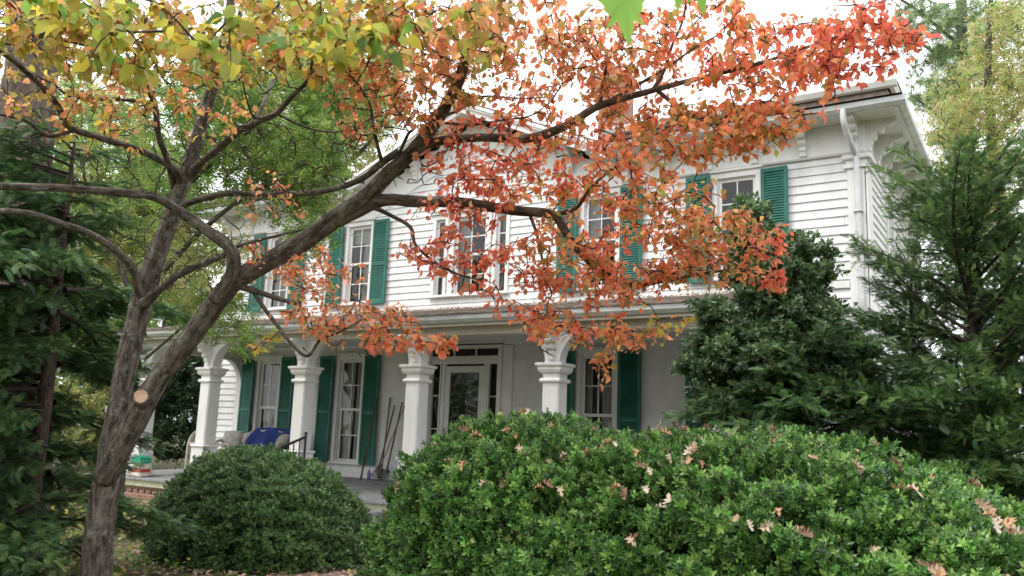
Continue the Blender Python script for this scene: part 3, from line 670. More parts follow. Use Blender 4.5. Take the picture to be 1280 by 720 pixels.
MB().tube([(cx-.33, cy-.32, FW+.05), (cx-.33, cy-.32, FW+.62), (cx-.34, cy-.2, FW+.86), (cx-.34, cy, FW+.93), (cx-.34, cy+.2, FW+.86), (cx-.33, cy+.3, FW+.62), (cx-.33, cy+.3, FW+.05)], [.028]*7, 8, knots=4).build('chair_frame', M['wicker'], ch)
MB().bbox(cx-.32, cx+.25, cy-.28, cy+.28, FW+.34, FW+.44, .03).build('seat', M['wicker'], ch)
for sy in (-1, 1): MB().tube([(cx-.3, cy+sy*.30, FW+.66), (cx, cy+sy*.32, FW+.64), (cx+.24, cy+sy*.30, FW+.60), (cx+.25, cy+sy*.29, FW-.03)], [.028]*4, 8, knots=4).build('armrest', M['wicker'], ch)
# garden tools against the wall
def tool(name, label, cat, top, bot, r, mat, head):
    t = thing(name, label, cat, bot)
    top = np.array(top, float)-np.array(bot); L = np.linalg.norm(top); d = top/L
    MB().tube([d*(.0 if head is None else .16), d*L*.5, top], [r, r*.95, r*.9], 8).build('handle', mat, t, True)
    side = np.array([1., 0, 0]); side -= d*(side@d); side /= np.linalg.norm(side); nrm = np.cross(side, d)
    if head == 'fan':
        h = MB()
        for i in range(15):
            a = (i-7)/7*.55; q = side*math.sin(a)-d*math.cos(a); h.tube([d*.36, d*.36+q*.2, d*.36+q*.36+nrm*.0, d*.36+q*.38-nrm*.04], [.004]*4, 5)
        h.tube([d*.36-d*.17-side*.1, d*.36-d*.17+side*.1], [.006]*2, 5); h.tube([d*.1, d*.45], [.014, .016], 8); h.build('rake_head', M['steel'], t)
    if head == 'blade':
        h = MB(); n = 9; vs = []
        for j in range(n):
            v = j/(n-1); w_ = .10*(1-max(0, v-.55)**2*2.6)*(1 if v > .02 else .9)
            for i in range(5): u_ = i/4*2-1; vs.append(d*(.24-.27*v)+side*w_*u_+nrm*(.025*(u_*u_)-.02))
        h.add(vs, [(j*5+i, j*5+i+1, (j+1)*5+i+1, (j+1)*5+i) for j in range(n-1) for i in range(4)]); h.tube([d*.18, d*.36], [.016, .018], 8); h.build('blade', M['steel'], t)
    if head == 'bow':
        h = MB(); h.tube([d*.03-side*.17, d*.03+side*.17], [.01]*2, 6)
        for i in range(11): q = side*(-.165+.033*i); h.tube([d*.03+q, d*.03+q-nrm*.06], [.005, .003], 5)
        h.tube([d*.03-side*.16, d*.12-side*.1, d*.2, d*.12+side*.1, d*.03+side*.16], [.006]*5, 6, knots=3); h.build('rake_head', M['steel'], t)
    return t
tool('garden_pole', 'long dark wooden pole leaning beside the green shutter, leftmost of the tools', 'pole', (-2.29, -.11, 2.24), (-2.34, -.42, FW), .021, M['handle'], None)
tool('leaf_rake', 'leaf rake with a dark fan of tines standing head down against the wall', 'rake', (-1.80, -.07, 2.08), (-1.98, -.34, FW+.02), .017, M['handle'], 'fan')
tool('garden_shovel', 'straight dark handled shovel behind the fan rake', 'shovel', (-1.96, -.05, 2.26), (-2.0, -.16, FW+.01), .017, M['handle'], 'blade')
tool('garden_hoe', 'thin pale handled bow rake slanting across the other tools', 'rake', (-1.47, -.07, 2.20), (-1.93, -.40, FW+.05), .013, M['handle_light'], 'bow')
tool('garden_shovel', 'brown handled shovel leaning nearest the porch column, rightmost of the tools', 'shovel', (-1.60, -.06, 2.16), (-1.70, -.38, FW+.02), .018, M['handle'], 'blade')
bt = thing('plastic_bottle', 'small blue plastic bottle on the porch floor beside the leaf rake', 'bottle', (-2.22, -.3, FW))
MB().lathe([(.035, 0), (.04, .02), (.04, .15), (.015, .2), (.015, .23)], 0, 0, 12).build('bottle_body', M['plastic_blue'], bt, True)
MB().lathe([(.018, .23), (.018, .26)], 0, 0, 10).build('cap', M['trim'], bt)
pk = thing('wrapped_parcel', 'small parcel in green, red and cream wrapping beside the leftmost porch column', 'parcel', (-5.72, -3.45, .40))
MB().bbox(-.17, .17, -.12, .12, 0, .30, .03).build('parcel_box', M['paper_cream'], pk); MB().prism([(-.18, .29), (.18, .29), (.15, .40), (.02, .44), (-.14, .38)], 1, -.13, .13).build('parcel_top', M['paper_green'], pk)
MB().box(-.175, .175, -.125, .125, .10, .17).build('ribbon', M['paper_red'], pk)
rl = thing('stair_railing', 'thin black iron railing sloping down beside the porch steps', 'railing', (-1.05, -3.4, 0))
yz = [(0, 1.42), (-.80, 1.14), (-1.36, .95)]
MB().tube([(0, 0, .40), (0, 0, 1.44)], [.022, .022], 8).lathe([(.03, 1.43), (.034, 1.45), (.02, 1.475)], 0, 0, 8).build('post', M['iron'], rl)
MB().tube([(0, -1.36, 0), (0, -1.36, .97)], [.022, .022], 8).lathe([(.03, .96), (.034, .98), (.02, 1.0)], 0, -1.36, 8).build('post', M['iron'], rl)
MB().prism([(0, 1.36), (0, 1.40), (-1.36, .94), (-1.36, .90)], 0, -.018, .018).build('handrail', M['iron'], rl)
MB().prism([(0, .60), (0, .62), (-1.36, .18), (-1.36, .16)], 0, -.012, .012).build('bottom_rail', M['iron'], rl)
for i in range(1, 10): y = -i*.136; z = 1.37+y*.34; MB().box(-.008, .008, y-.008, y+.008, z-.78, z).build('baluster', M['iron'], rl)

# ================================================================== trees
OLIVE = (.34, .26, .075); YEL = (.46, .36, .06); YG = (.32, .34, .07); GRN = (.14, .24, .05)
RED = (.60, .15, .10); RO = (.66, .22, .11); ORG = (.64, .31, .13); RUST = (.48, .20, .10); PINK = (.74, .42, .30)
def grow(limbs, blobs, twig_r=.0035, step=.14, sag=.05, droop=.3, per_tip=5, spacing=1.0, seed=1, max_reach=3., rs=1.):
    """limbs: list of (points, radii); blobs: centre, semi-axes, number of twig tips, key. Twigs grow from the nearest wood to every tip."""
    g = np.random.default_rng(seed); mb = MB(); nodes = []
    for pts, rad, seg in limbs:
        k = 4; rad = [r_*rs for r_ in rad]; P, R = smooth([np.array(p, float) for p in pts], rad, k); mb.tube(P, R, seg, wob=.05)
        for i, p in enumerate(P):
            if R[i] < .14: nodes.append(p)
    nodes = np.array(nodes); tips = []; keys = []
    for c, ax, n, key in blobs:
        v = rand_unit(n, g)*(g.random((n, 1))**(1/3)); ax = np.array(ax, float); ax = np.diag(ax) if ax.ndim == 1 else ax; tips.append(v @ ax+np.array(c)); keys += [key]*n
    tips = np.concatenate(tips); keys = np.array(keys)
    d = np.array([np.min(np.linalg.norm(nodes-t, axis=1)) for t in tips]); order = np.argsort(d)
    buf = np.zeros((len(nodes)+len(tips)*24, 3)); buf[:len(nodes)] = nodes; nn = len(nodes)
    od = []
    for i in order:
        t = tips[i]; ds = np.linalg.norm(buf[:nn]-t, axis=1); j = int(np.argmin(ds)); L = ds[j]
        if L > max_reach: continue
        a = buf[j]; k = max(2, min(20, int(L/step))); u_ = np.linspace(0, 1, k+1)[:, None]
        mid = g.normal(size=3)*.12*L+np.array([0, 0, sag*L]); P = a+(t-a)*u_+mid*(4*u_*(1-u_))*.6+np.array([0, 0, -droop*.12*L])*u_**2
        q = g.normal(size=P.shape)*.012; q[0] = 0; P = P+q
        r0 = twig_r*(1+1.1*min(L, 1.6)); mb.tube(P, list(np.linspace(r0, twig_r*.45, k+1)), 4 if r0 < .008 else 5, cap=False)
        buf[nn:nn+k] = P[1:]; nn += k; od.append((P[-1], P[-1]-P[-2], P[max(-3, -len(P))], i))
    return mb, od, keys
def leaves_at(od, keys, per, size, pals, spread, down, seed, jit=.25, sizes=None, along=.25):
    g = np.random.default_rng(seed); T = np.repeat(np.array([o[0] for o in od]), per, 0); B = np.repeat(np.array([o[2] for o in od]), per, 0); K = np.repeat(keys[[o[3] for o in od]], per)
    n = len(T); u_ = g.random((n, 1))**1.6; P = T+(B-T)*u_+rand_unit(n, g)*spread*g.random((n, 1))
    D = rand_unit(n, g)*np.array([1, 1, .55])+np.array([0, 0, -down])+(T-B)*along; N = rand_unit(n, g)*.75+np.array([0, 0, .8])
    S = size*(1+jit*g.normal(size=n)).clip(.55, 1.5)
    C = np.zeros((n, 3))
    for k, (cols, w_, sc) in pals.items():
        mk = K == k; c = int(mk.sum())
        if c: C[mk] = palette(cols, w_, c, .14, g); S[mk] *= sc
    return P, D, N, S, C
def L(px, r, seg=8): return ([at_d(*p) for p in px], list(np.linspace(r[0], r[1], len(px))) if len(r) == 2 else list(r), seg)
def blob(x, y, rx, ry, d, dd, n, key):
    """a crown lobe: seen centre and extent at distance d, thickness dd along the sight line"""
    s = d/F_PX; return (at_d(x, y, d), [_r*rx*s, _u*ry*s, _fw*dd], n, key)

# ---- dogwood
A = [L([(112, 830, 6.6), (120, 720, 6.6), (126, 650, 6.62), (137, 575, 6.65), (149, 500, 6.75), (170, 405, 6.85), (187, 345, 6.9), (203, 300, 6.9), (222, 250, 6.85), (246, 175, 6.8), (266, 105, 6.7), (285, 35, 6.6), (292, -60, 6.5)], (.150, .138, .130, .112, .095, .104, .104, .088, .072, .066, .055, .044, .03), 14),
     L([(131, 600, 6.6), (158, 548, 6.5), (198, 474, 6.45), (233, 428, 6.4), (263, 388, 6.35), (287, 357, 6.3), (315, 338, 6.3), (370, 308, 6.25), (418, 274, 6.2), (455, 248, 6.1), (490, 213, 6.0), (521, 184, 5.9), (553, 139, 5.7), (575, 97, 5.5), (588, 45, 5.2), (600, -20, 4.9)], (.10, .100, .098, .095, .094, .090, .088, .086, .080, .068, .062, .056, .05, .045, .038, .028), 14),
     L([(270, 374, 6.3), (288, 348, 6.2), (292, 322, 6.15), (280, 303, 6.1), (258, 288, 6.1), (236, 272, 6.1), (222, 262, 6.1), (192, 246, 6.0), (150, 241, 5.8), (95, 236, 5.6), (40, 234, 5.4), (-60, 232, 5.2)], (.075, .062, .055, .052, .050, .046, .04, .036, .034, .032, .03, .026), 10),
     L([(420, 276, 6.2), (445, 264, 6.15), (480, 250, 6.1), (520, 252, 6.1), (573, 253, 6.1), (640, 263, 6.1), (690, 268, 6.1), (706, 288, 6.1), (722, 312, 6.1), (742, 331, 6.1), (767, 347, 6.1), (795, 356, 6.1), (827, 352, 6.05), (873, 343, 6.0), (915, 338, 5.9), (965, 345, 5.8)], (.07, .062, .056, .05, .047, .043, .04, .034, .031, .028, .024, .02, .016, .013, .010, .006), 10),
     L([(520, 188, 5.9), (545, 177, 5.85), (600, 172, 5.8), (660, 173, 5.7), (706, 158, 5.6), (743, 135, 5.5), (775, 124, 5.45), (820, 112, 5.4), (857, 102, 5.35), (907, 90, 5.3), (957, 77, 5.2), (1010, 58, 5.1), (1065, 40, 5.0)], (.042, .038, .037, .036, .034, .031, .027, .023, .019, .016, .013, .009, .006), 10),
     L([(690, 268, 6.1), (720, 260, 6.05), (737, 236, 6.0), (763, 213, 5.95), (785, 200, 5.9), (790, 228, 5.9)], (.024, .017, .014, .011, .009, .006), 7),
     L([(743, 135, 5.5), (750, 128, 5.5), (755, 97, 5.45), (766, 60, 5.4)], (.022, .017, .013, .012), 7),
     L([(815, 114, 5.4), (830, 88, 5.4), (840, 57, 5.3), (853, 27, 5.3), (860, -10, 5.2)], (.018, .014, .011, .009, .006), 7),
     L([(748, 134, 5.5), (790, 110, 5.5), (833, 85, 5.5), (868, 60, 5.4), (905, 40, 5.3)], (.018, .014, .011, .008, .004), 7),
     L([(820, 112, 5.4), (847, 133, 5.4), (870, 145, 5.4), (903, 147, 5.35), (933, 135, 5.3), (962, 126, 5.2)], (.018, .016, .013, .012, .010, .006), 7),
     L([(903, 147, 5.35), (895, 175, 5.4), (880, 205, 5.4)], (.010, .007, .004), 6),
     L([(445, 263, 6.15), (467, 260, 6.1), (490, 270, 6.1), (513, 284, 6.05), (520, 307, 6.0), (547, 330, 6.0), (573, 343, 5.95), (600, 350, 5.9)], (.026, .02, .018, .017, .013, .011, .009, .005), 7),
     L([(663, 270, 6.1), (673, 300, 6.0), (680, 335, 6.0), (690, 368, 6.0)], (.016, .012, .010, .007), 7),
     L([(288, 355, 6.25), (320, 364, 6.3), (347, 373, 6.3), (372, 380, 6.3)], (.04, .026, .022, .016), 8),
     L([(315, 362, 6.3), (330, 385, 6.3), (347, 407, 6.25), (367, 433, 6.2), (385, 445, 6.15), (400, 425, 6.1), (420, 417, 6.0), (447, 403, 6.0), (463, 390, 5.9)], (.02, .018, .017, .016, .014, .011, .009, .008, .005), 8),
     L([(178, 385, 6.85), (171, 350, 6.8), (160, 328, 6.7), (138, 308, 6.6), (110, 291, 6.5), (82, 281, 6.3), (35, 267, 6.1), (0, 264, 6.0), (-60, 260, 5.8)], (.06, .042, .036, .034, .032, .03, .028, .026, .022), 10),
     L([(180, 380, 6.8), (196, 365, 6.7), (220, 346, 6.6), (247, 332, 6.5), (280, 319, 6.4), (302, 306, 6.4), (357, 292, 6.4), (388, 285, 6.35)], (.06, .04, .034, .03, .026, .018, .012, .006), 9),
     L([(226, 240, 6.85), (222, 215, 6.75), (200, 200, 6.7), (172, 187, 6.6), (127, 173, 6.4), (95, 163, 6.2), (80, 152, 6.1), (72, 131, 6.0), (50, 106, 5.8), (22, 80, 5.6), (0, 64, 5.4), (-60, 20, 5.0)], (.042, .036, .034, .031, .029, .027, .026, .025, .023, .021, .02, .015), 9),
     L([(218, 235, 6.85), (212, 208, 6.7), (198, 168, 6.5), (194, 133, 6.4), (180, 103, 6.2), (160, 83, 6.0), (133, 67, 5.8), (100, 54, 5.6), (50, 45, 5.4), (0, 38, 5.1), (-50, 30, 5)], (.034, .03, .028, .026, .023, .021, .019, .017, .015, .013, .01), 8),
     L([(194, 128, 6.4), (165, 126, 6.3), (133, 123, 6.2), (90, 121, 6.0), (68, 106, 5.9), (45, 95, 5.7)], (.017, .016, .015, .013, .01, .006), 7),
     L([(232, 225, 6.85), (255, 200, 6.7), (273, 186, 6.6), (300, 163, 6.4), (320, 153, 6.3), (345, 142, 6.2), (363, 122, 6.1), (387, 99, 5.9), (407, 71, 5.7), (428, 55, 5.5), (450, 35, 5.3), (480, 22, 5.1), (505, 5, 4.9)], (.045, .038, .034, .03, .028, .026, .022, .019, .016, .013, .011, .008, .005), 9),
     L([(387, 99, 5.9), (392, 70, 5.8), (400, 40, 5.7), (418, 5, 5.5), (430, -20, 5.4)], (.016, .014, .012, .009, .006), 7),
     L([(222, 262, 6.7), (240, 252, 6.6), (283, 242, 6.5), (335, 243, 6.4), (387, 241, 6.3), (425, 234, 6.2), (455, 222, 6.1), (478, 203, 6.0), (498, 190, 5.95)], (.04, .03, .028, .027, .026, .026, .027, .03, .03), 9),
     L([(478, 205, 6.0), (468, 165, 5.9), (463, 133, 5.9), (452, 112, 5.8), (440, 96, 5.7)], (.018, .013, .011, .008, .005), 7),
     L([(498, 195, 5.95), (510, 168, 5.8), (516, 160, 5.8), (498, 140, 5.7), (492, 125, 5.6), (500, 100, 5.5)], (.016, .013, .011, .009, .007, .004), 7),
     L([(545, 148, 5.7), (575, 137, 5.6), (600, 121, 5.5), (650, 123, 5.4), (680, 122, 5.3)], (.014, .011, .009, .006, .004), 6),
     L([(535, 160, 5.75), (555, 154, 5.7), (590, 156, 5.6), (630, 150, 5.5), (665, 144, 5.4), (690, 125, 5.3)], (.014, .011, .009, .008, .006, .004), 6),
     L([(345, 142, 6.2), (320, 148, 6.1), (310, 130, 6.0), (303, 100, 5.9)], (.014, .012, .009, .005), 6),
     L([(320, 153, 6.3), (335, 115, 6.6), (350, 85, 6.8), (372, 60, 7.0), (400, 45, 7.1)], (.02, .018, .015, .012, .01), 7),
     L([(347, 143, 6.2), (385, 160, 6.2), (420, 165, 6.1), (470, 158, 6.0), (510, 163, 5.9)], (.012, .01, .008, .006, .004), 6),
     L([(93, 163, 6.2), (60, 170, 6), (30, 150, 5.8), (-20, 140, 5.6)], (.018, .016, .012, .008), 7)]
Bl = [blob(1050, 62, 92, 48, 5.1, .5, 95, 'red'), blob(1090, 35, 50, 35, 5.0, .4, 30, 'red'), blob(965, 95, 85, 70, 5.2, .6, 125, 'ro'), blob(860, 50, 100, 60, 5.3, .6, 100, 'ro'), blob(760, 50, 90, 60, 5.4, .6, 85, 'mute'), blob(762, 115, 40, 35, 5.5, .4, 30, 'mute'),
      blob(670, 60, 80, 62, 5.4, .6, 95, 'mute'), blob(590, 60, 75, 70, 5.2, .6, 90, 'olr'), blob(510, 60, 70, 60, 5.5, .7, 90, 'olr'), blob(455, 120, 60, 60, 5.8, .5, 60, 'olr'), blob(540, 130, 50, 45, 5.7, .5, 45, 'mute'),
      blob(870, 165, 85, 40, 5.35, .5, 95, 'org'), blob(955, 165, 50, 28, 5.2, .35, 40, 'org'), blob(790, 175, 80, 55, 5.6, .5, 60, 'ro'), blob(690, 150, 80, 55, 5.6, .5, 48, 'ro'), blob(610, 190, 90, 45, 5.7, .5, 50, 'red'),
      blob(600, 230, 70, 45, 5.9, .5, 38, 'redb'), blob(540, 300, 48, 50, 6.0, .4, 32, 'redb'), blob(600, 320, 55, 55, 6.0, .4, 42, 'redb'), blob(655, 225, 70, 35, 5.9, .5, 32, 'ro'), blob(560, 225, 40, 40, 6, .4, 14, 'redb'),
      blob(745, 245, 75, 50, 6.0, .5, 62, 'ro'), blob(830, 255, 75, 45, 5.9, .5, 66, 'org'), blob(900, 290, 75, 35, 5.9, .4, 75, 'olr'), blob(955, 300, 30, 22, 5.8, .3, 16, 'red'), blob(700, 310, 55, 48, 6.0, .4, 38, 'org'),
      blob(800, 315, 75, 35, 6.0, .5, 48, 'ro'), blob(760, 360, 85, 28, 6.1, .5, 65, 'ro'), blob(880, 335, 70, 25, 5.95, .4, 48, 'olr'), blob(975, 355, 32, 9, 5.75, .2, 12, 'red'), blob(715, 405, 75, 22, 6.05, .4, 44, 'ro'),
      blob(790, 425, 42, 22, 6.0, .3, 20, 'org'), blob(765, 455, 22, 14, 5.95, .2, 9, 'org'), blob(840, 405, 40, 14, 6, .3, 8, 'yel'), blob(655, 370, 55, 35, 6.0, .4, 26, 'redb'), blob(660, 330, 40, 40, 6, .4, 18, 'ro'),
      blob(400, 345, 55, 38, 6.3, .5, 40, 'rust'), blob(350, 330, 55, 30, 6.4, .4, 18, 'rust'), blob(455, 400, 80, 28, 6.0, .4, 56, 'rust'), blob(495, 425, 45, 20, 5.95, .3, 22, 'ro'), blob(545, 430, 28, 14, 5.9, .25, 13, 'ro'), blob(380, 395, 40, 18, 6.1, .3, 12, 'rust'), blob(335, 430, 20, 14, 6.1, .2, 5, 'yel'),
      blob(60, 35, 95, 45, 5.2, .8, 95, 'yo'), blob(170, 45, 80, 48, 5.4, .7, 90, 'yo'), blob(285, 45, 80, 48, 5.5, .7, 85, 'yo'), blob(390, 50, 70, 50, 5.4, .7, 75, 'yo'), blob(470, 25, 70, 40, 5.2, .6, 50, 'yo'),
      blob(60, 105, 80, 40, 5.8, .5, 32, 'oy'), blob(150, 115, 60, 45, 6.2, .4, 22, 'oy'), blob(135, 165, 60, 35, 6.3, .4, 16, 'oy'), blob(260, 130, 60, 45, 6.3, .5, 20, 'oy'), blob(330, 250, 50, 35, 6.3, .4, 12, 'rust'),
      blob(200, 40, 150, 42, 3.9, .35, 16, 'near'), blob(420, 40, 110, 35, 3.9, .35, 15, 'near'), blob(600, 35, 90, 40, 4.1, .35, 18, 'nearo'), blob(80, 20, 80, 30, 3.9, .3, 8, 'near')]
Bl += [blob(130, 150, 140, 90, 6.2, .6, 170, 'bare'), blob(340, 200, 100, 60, 6.1, .5, 120, 'bare'), blob(230, 320, 110, 60, 6.4, .5, 120, 'bare'), blob(480, 180, 90, 70, 5.8, .5, 90, 'bare'), blob(430, 430, 60, 30, 6.1, .3, 16, 'bare'), blob(700, 420, 60, 30, 6.05, .3, 18, 'bare'), blob(280, 60, 220, 60, 5.5, .6, 150, 'bare')]
mb, od, keys = grow(A, Bl, twig_r=.0050, seed=5, max_reach=2.2, rs=.85)
dog = thing('dogwood_tree', 'large spreading dogwood with red, orange and yellow autumn leaves in front of the house', 'tree', tuple(at_d(118, 780, 6.6)*np.array([1, 1, 0])))
def under(o, root): o.parent = root; o.matrix_parent_inverse = Matrix.Translation(-Vector(root.location)); return o
under(mb.build('trunk', M['bark'], None, True), dog)
PAL = {'red': ([RED, RO, RUST], (5, 4, 2), 1), 'ro': ([RED, RO, ORG, OLIVE], (2, 5, 3, 1.3), 1), 'org': ([RO, ORG, OLIVE, YG], (4, 5, 3, .5), 1), 'mute': ([RUST, RO, ORG, OLIVE, PINK], (3, 3, 2, 2.2, 1.5), 1), 'olr': ([OLIVE, RUST, RO, ORG], (4, 3, 3, 2), 1),
       'redb': ([RED, RO, PINK], (5, 4, 1.5), .95), 'rust': ([RUST, RO, ORG, YG, PINK], (3, 3, 3, 1, 2), .95), 'yel': ([YEL, ORG, YG], (4, 3, 2), 1), 'yo': ([OLIVE, YEL, YG, ORG], (4, 4, 3, 3), 1.4), 'oy': ([ORG, RUST, OLIVE, YEL], (3, 2, 5, 2), 1.15),
       'near': ([YG, YEL, GRN], (4, 4, 2), 1.6), 'nearo': ([OLIVE, ORG, YG], (4, 3, 2), 1.3)}
od = [o for o in od if keys[o[3]] != 'bare']
P, D, N, S, C = leaves_at(od, keys, 8, .050, PAL, .075, .5, 11)
under(cloud('crown', M['leaf_autumn'], P, D, N, S, OVATE_V, OVATE_F, C, nj=.12), dog)
q = at_d(177, 497, 6.39); n_ = -_fw*.85+_r*.3+_u*.25; n_ /= np.linalg.norm(n_)       # sawn-off limb
under(MB().tube([q-n_*.10, q+n_*.07], [.075, .062], 14).build('limb_stub', M['bark'], None), dog)
under(MB().tube([q+n_*.071, q+n_*.074], [.050, .049], 14).build('sawn_face', M['cutwood'], None), dog)

# ---- clipped and mounded broadleaf evergreens
def vnoise(P, f, seed):                                                # cheap smooth noise from a few crossed waves
    g = np.random.default_rng(seed); o = np.zeros(len(P))
    for k in range(7):
        d = g.normal(size=3); d /= np.linalg.norm(d); o += np.sin(P @ d*f*(.7+.8*g.random())+g.random()*6.28)
    return o/3.2
SPRIGS = [sprig(9, True, .62, .17, s) for s in (1, 2)]
HG = [(.048, .125, .026), (.080, .180, .038), (.115, .24, .05), (.20, .33, .085), (.026, .07, .022)]
def bush(root, surf, nrm_of, n, size, cols, w_, mat, seed, lump, lf=3.2, out=.06, core_grid=None, name='crown', thin=0.):
    """surf(u, v) -> points of the mound, displaced into lumps; twig tips of several leaves stand on and in it"""
    g = np.random.default_rng(seed)
    if core_grid:  # dark lining stops see-through; the hollows' shade is its colour
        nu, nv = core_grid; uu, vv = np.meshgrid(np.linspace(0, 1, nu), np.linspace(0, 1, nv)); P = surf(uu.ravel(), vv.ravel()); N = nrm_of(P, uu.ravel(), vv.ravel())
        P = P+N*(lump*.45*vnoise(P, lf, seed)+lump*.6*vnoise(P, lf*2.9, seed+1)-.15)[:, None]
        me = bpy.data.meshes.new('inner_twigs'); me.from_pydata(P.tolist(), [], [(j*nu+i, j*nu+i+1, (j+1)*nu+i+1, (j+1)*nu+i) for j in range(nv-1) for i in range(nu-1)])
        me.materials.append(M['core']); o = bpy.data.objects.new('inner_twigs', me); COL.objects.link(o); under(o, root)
    for s in range(2):
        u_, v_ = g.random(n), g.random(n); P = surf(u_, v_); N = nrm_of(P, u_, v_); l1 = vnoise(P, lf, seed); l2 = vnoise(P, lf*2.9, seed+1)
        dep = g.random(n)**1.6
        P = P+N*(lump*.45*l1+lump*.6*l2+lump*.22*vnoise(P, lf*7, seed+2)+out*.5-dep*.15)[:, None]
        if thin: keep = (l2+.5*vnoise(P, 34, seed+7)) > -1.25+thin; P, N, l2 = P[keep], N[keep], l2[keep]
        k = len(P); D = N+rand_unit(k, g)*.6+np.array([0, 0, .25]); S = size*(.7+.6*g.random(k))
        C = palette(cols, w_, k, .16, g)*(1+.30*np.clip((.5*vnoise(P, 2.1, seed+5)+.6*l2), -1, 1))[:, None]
        keep = P[:, 2] > .02
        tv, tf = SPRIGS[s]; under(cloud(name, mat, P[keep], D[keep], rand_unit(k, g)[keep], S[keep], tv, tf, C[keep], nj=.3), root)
# the long hedge across the foreground, highest at its left end and sinking to the right
HX = np.array([5.92, 6.0, 6.1, 6.25, 6.5, 6.85, 7.2, 7.7, 8.2, 8.8, 9.4, 9.85, 10.3, 10.8, 11.4, 12.4, 13.2]); HZ = np.array([.45, .80, 1.12, 1.34, 1.50, 1.63, 1.62, 1.54, 1.53, 1.56, 1.47, 1.33, 1.12, .94, .85, .8, .6])
def hsurf(u, v):
    x = 5.92+7.28*u; zt_ = np.interp(x, HX, HZ); w_ = 1.15*np.minimum(1, .12+np.sqrt(np.clip(1-(1-np.clip((x-5.92)/1.5, 0, 1))**2, 0, 1))*.88)*np.minimum(1, .3+np.sqrt(np.clip((13.2-x)/1.5, 0, 1)))
    a = math.pi*(.0+.86*v); c = np.cos(a); s = np.sin(a)
    y = -9.0-.22*np.clip(x-8.5, 0, 9)-np.sign(c)*np.abs(c)**.75*w_; z = zt_*np.abs(s)**.62
    return np.stack([x, y, z], 1)
def hnrm(P, u, v):
    a = math.pi*(.86*v); dz = np.interp(P[:, 0]+.1, HX, HZ)-np.interp(P[:, 0]-.1, HX, HZ)
    N = np.stack([-dz/.2*.9*np.ones(len(P)), -np.cos(a), np.sin(a)+.05], 1); return N/np.linalg.norm(N, axis=1, keepdims=True)
hedge = thing('hedge', 'big rounded glossy green hedge across the right foreground with dry leaves lying on it', 'hedge', (9, -9, 0))
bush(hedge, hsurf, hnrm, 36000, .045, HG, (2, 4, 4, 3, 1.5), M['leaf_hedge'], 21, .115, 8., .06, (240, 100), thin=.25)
def dome(c, R, h, lean=0):
    def sf(u, v):
        a = 2*math.pi*u; t = np.arccos(1-v*1.0)                        # even over the upper half
        rr = np.sin(t)**.92; X_ = R[0]*rr*np.cos(a); Y_ = R[1]*rr*np.sin(a); return np.stack([c[0]+X_, c[1]+Y_, h*np.cos(t)**.95*(1-.12*(X_*_r[0]+Y_*_r[1]))], 1)
    def nf(P, u, v):
        N = np.stack([(P[:, 0]-c[0])/R[0]**2, (P[:, 1]-c[1])/R[1]**2, np.maximum(P[:, 2], .05)/h**2*.8], 1); return N/np.linalg.norm(N, axis=1, keepdims=True)
    return sf, nf
bsh = thing('round_shrub', 'rounded dark green shrub in front of the porch steps, left of the long hedge', 'shrub', (2.1, -7.2, 0))
sf, nf = dome((2.16, -7.12), (1.34, 1.22), 1.22)
bush(bsh, sf, nf, 14000, .043, [(.060, .115, .036), (.085, .16, .048), (.13, .21, .065), (.036, .07, .026)], (3, 4, 2, 2), M['leaf_hedge'], 31, .10, 9., .05, (110, 50), thin=.22)

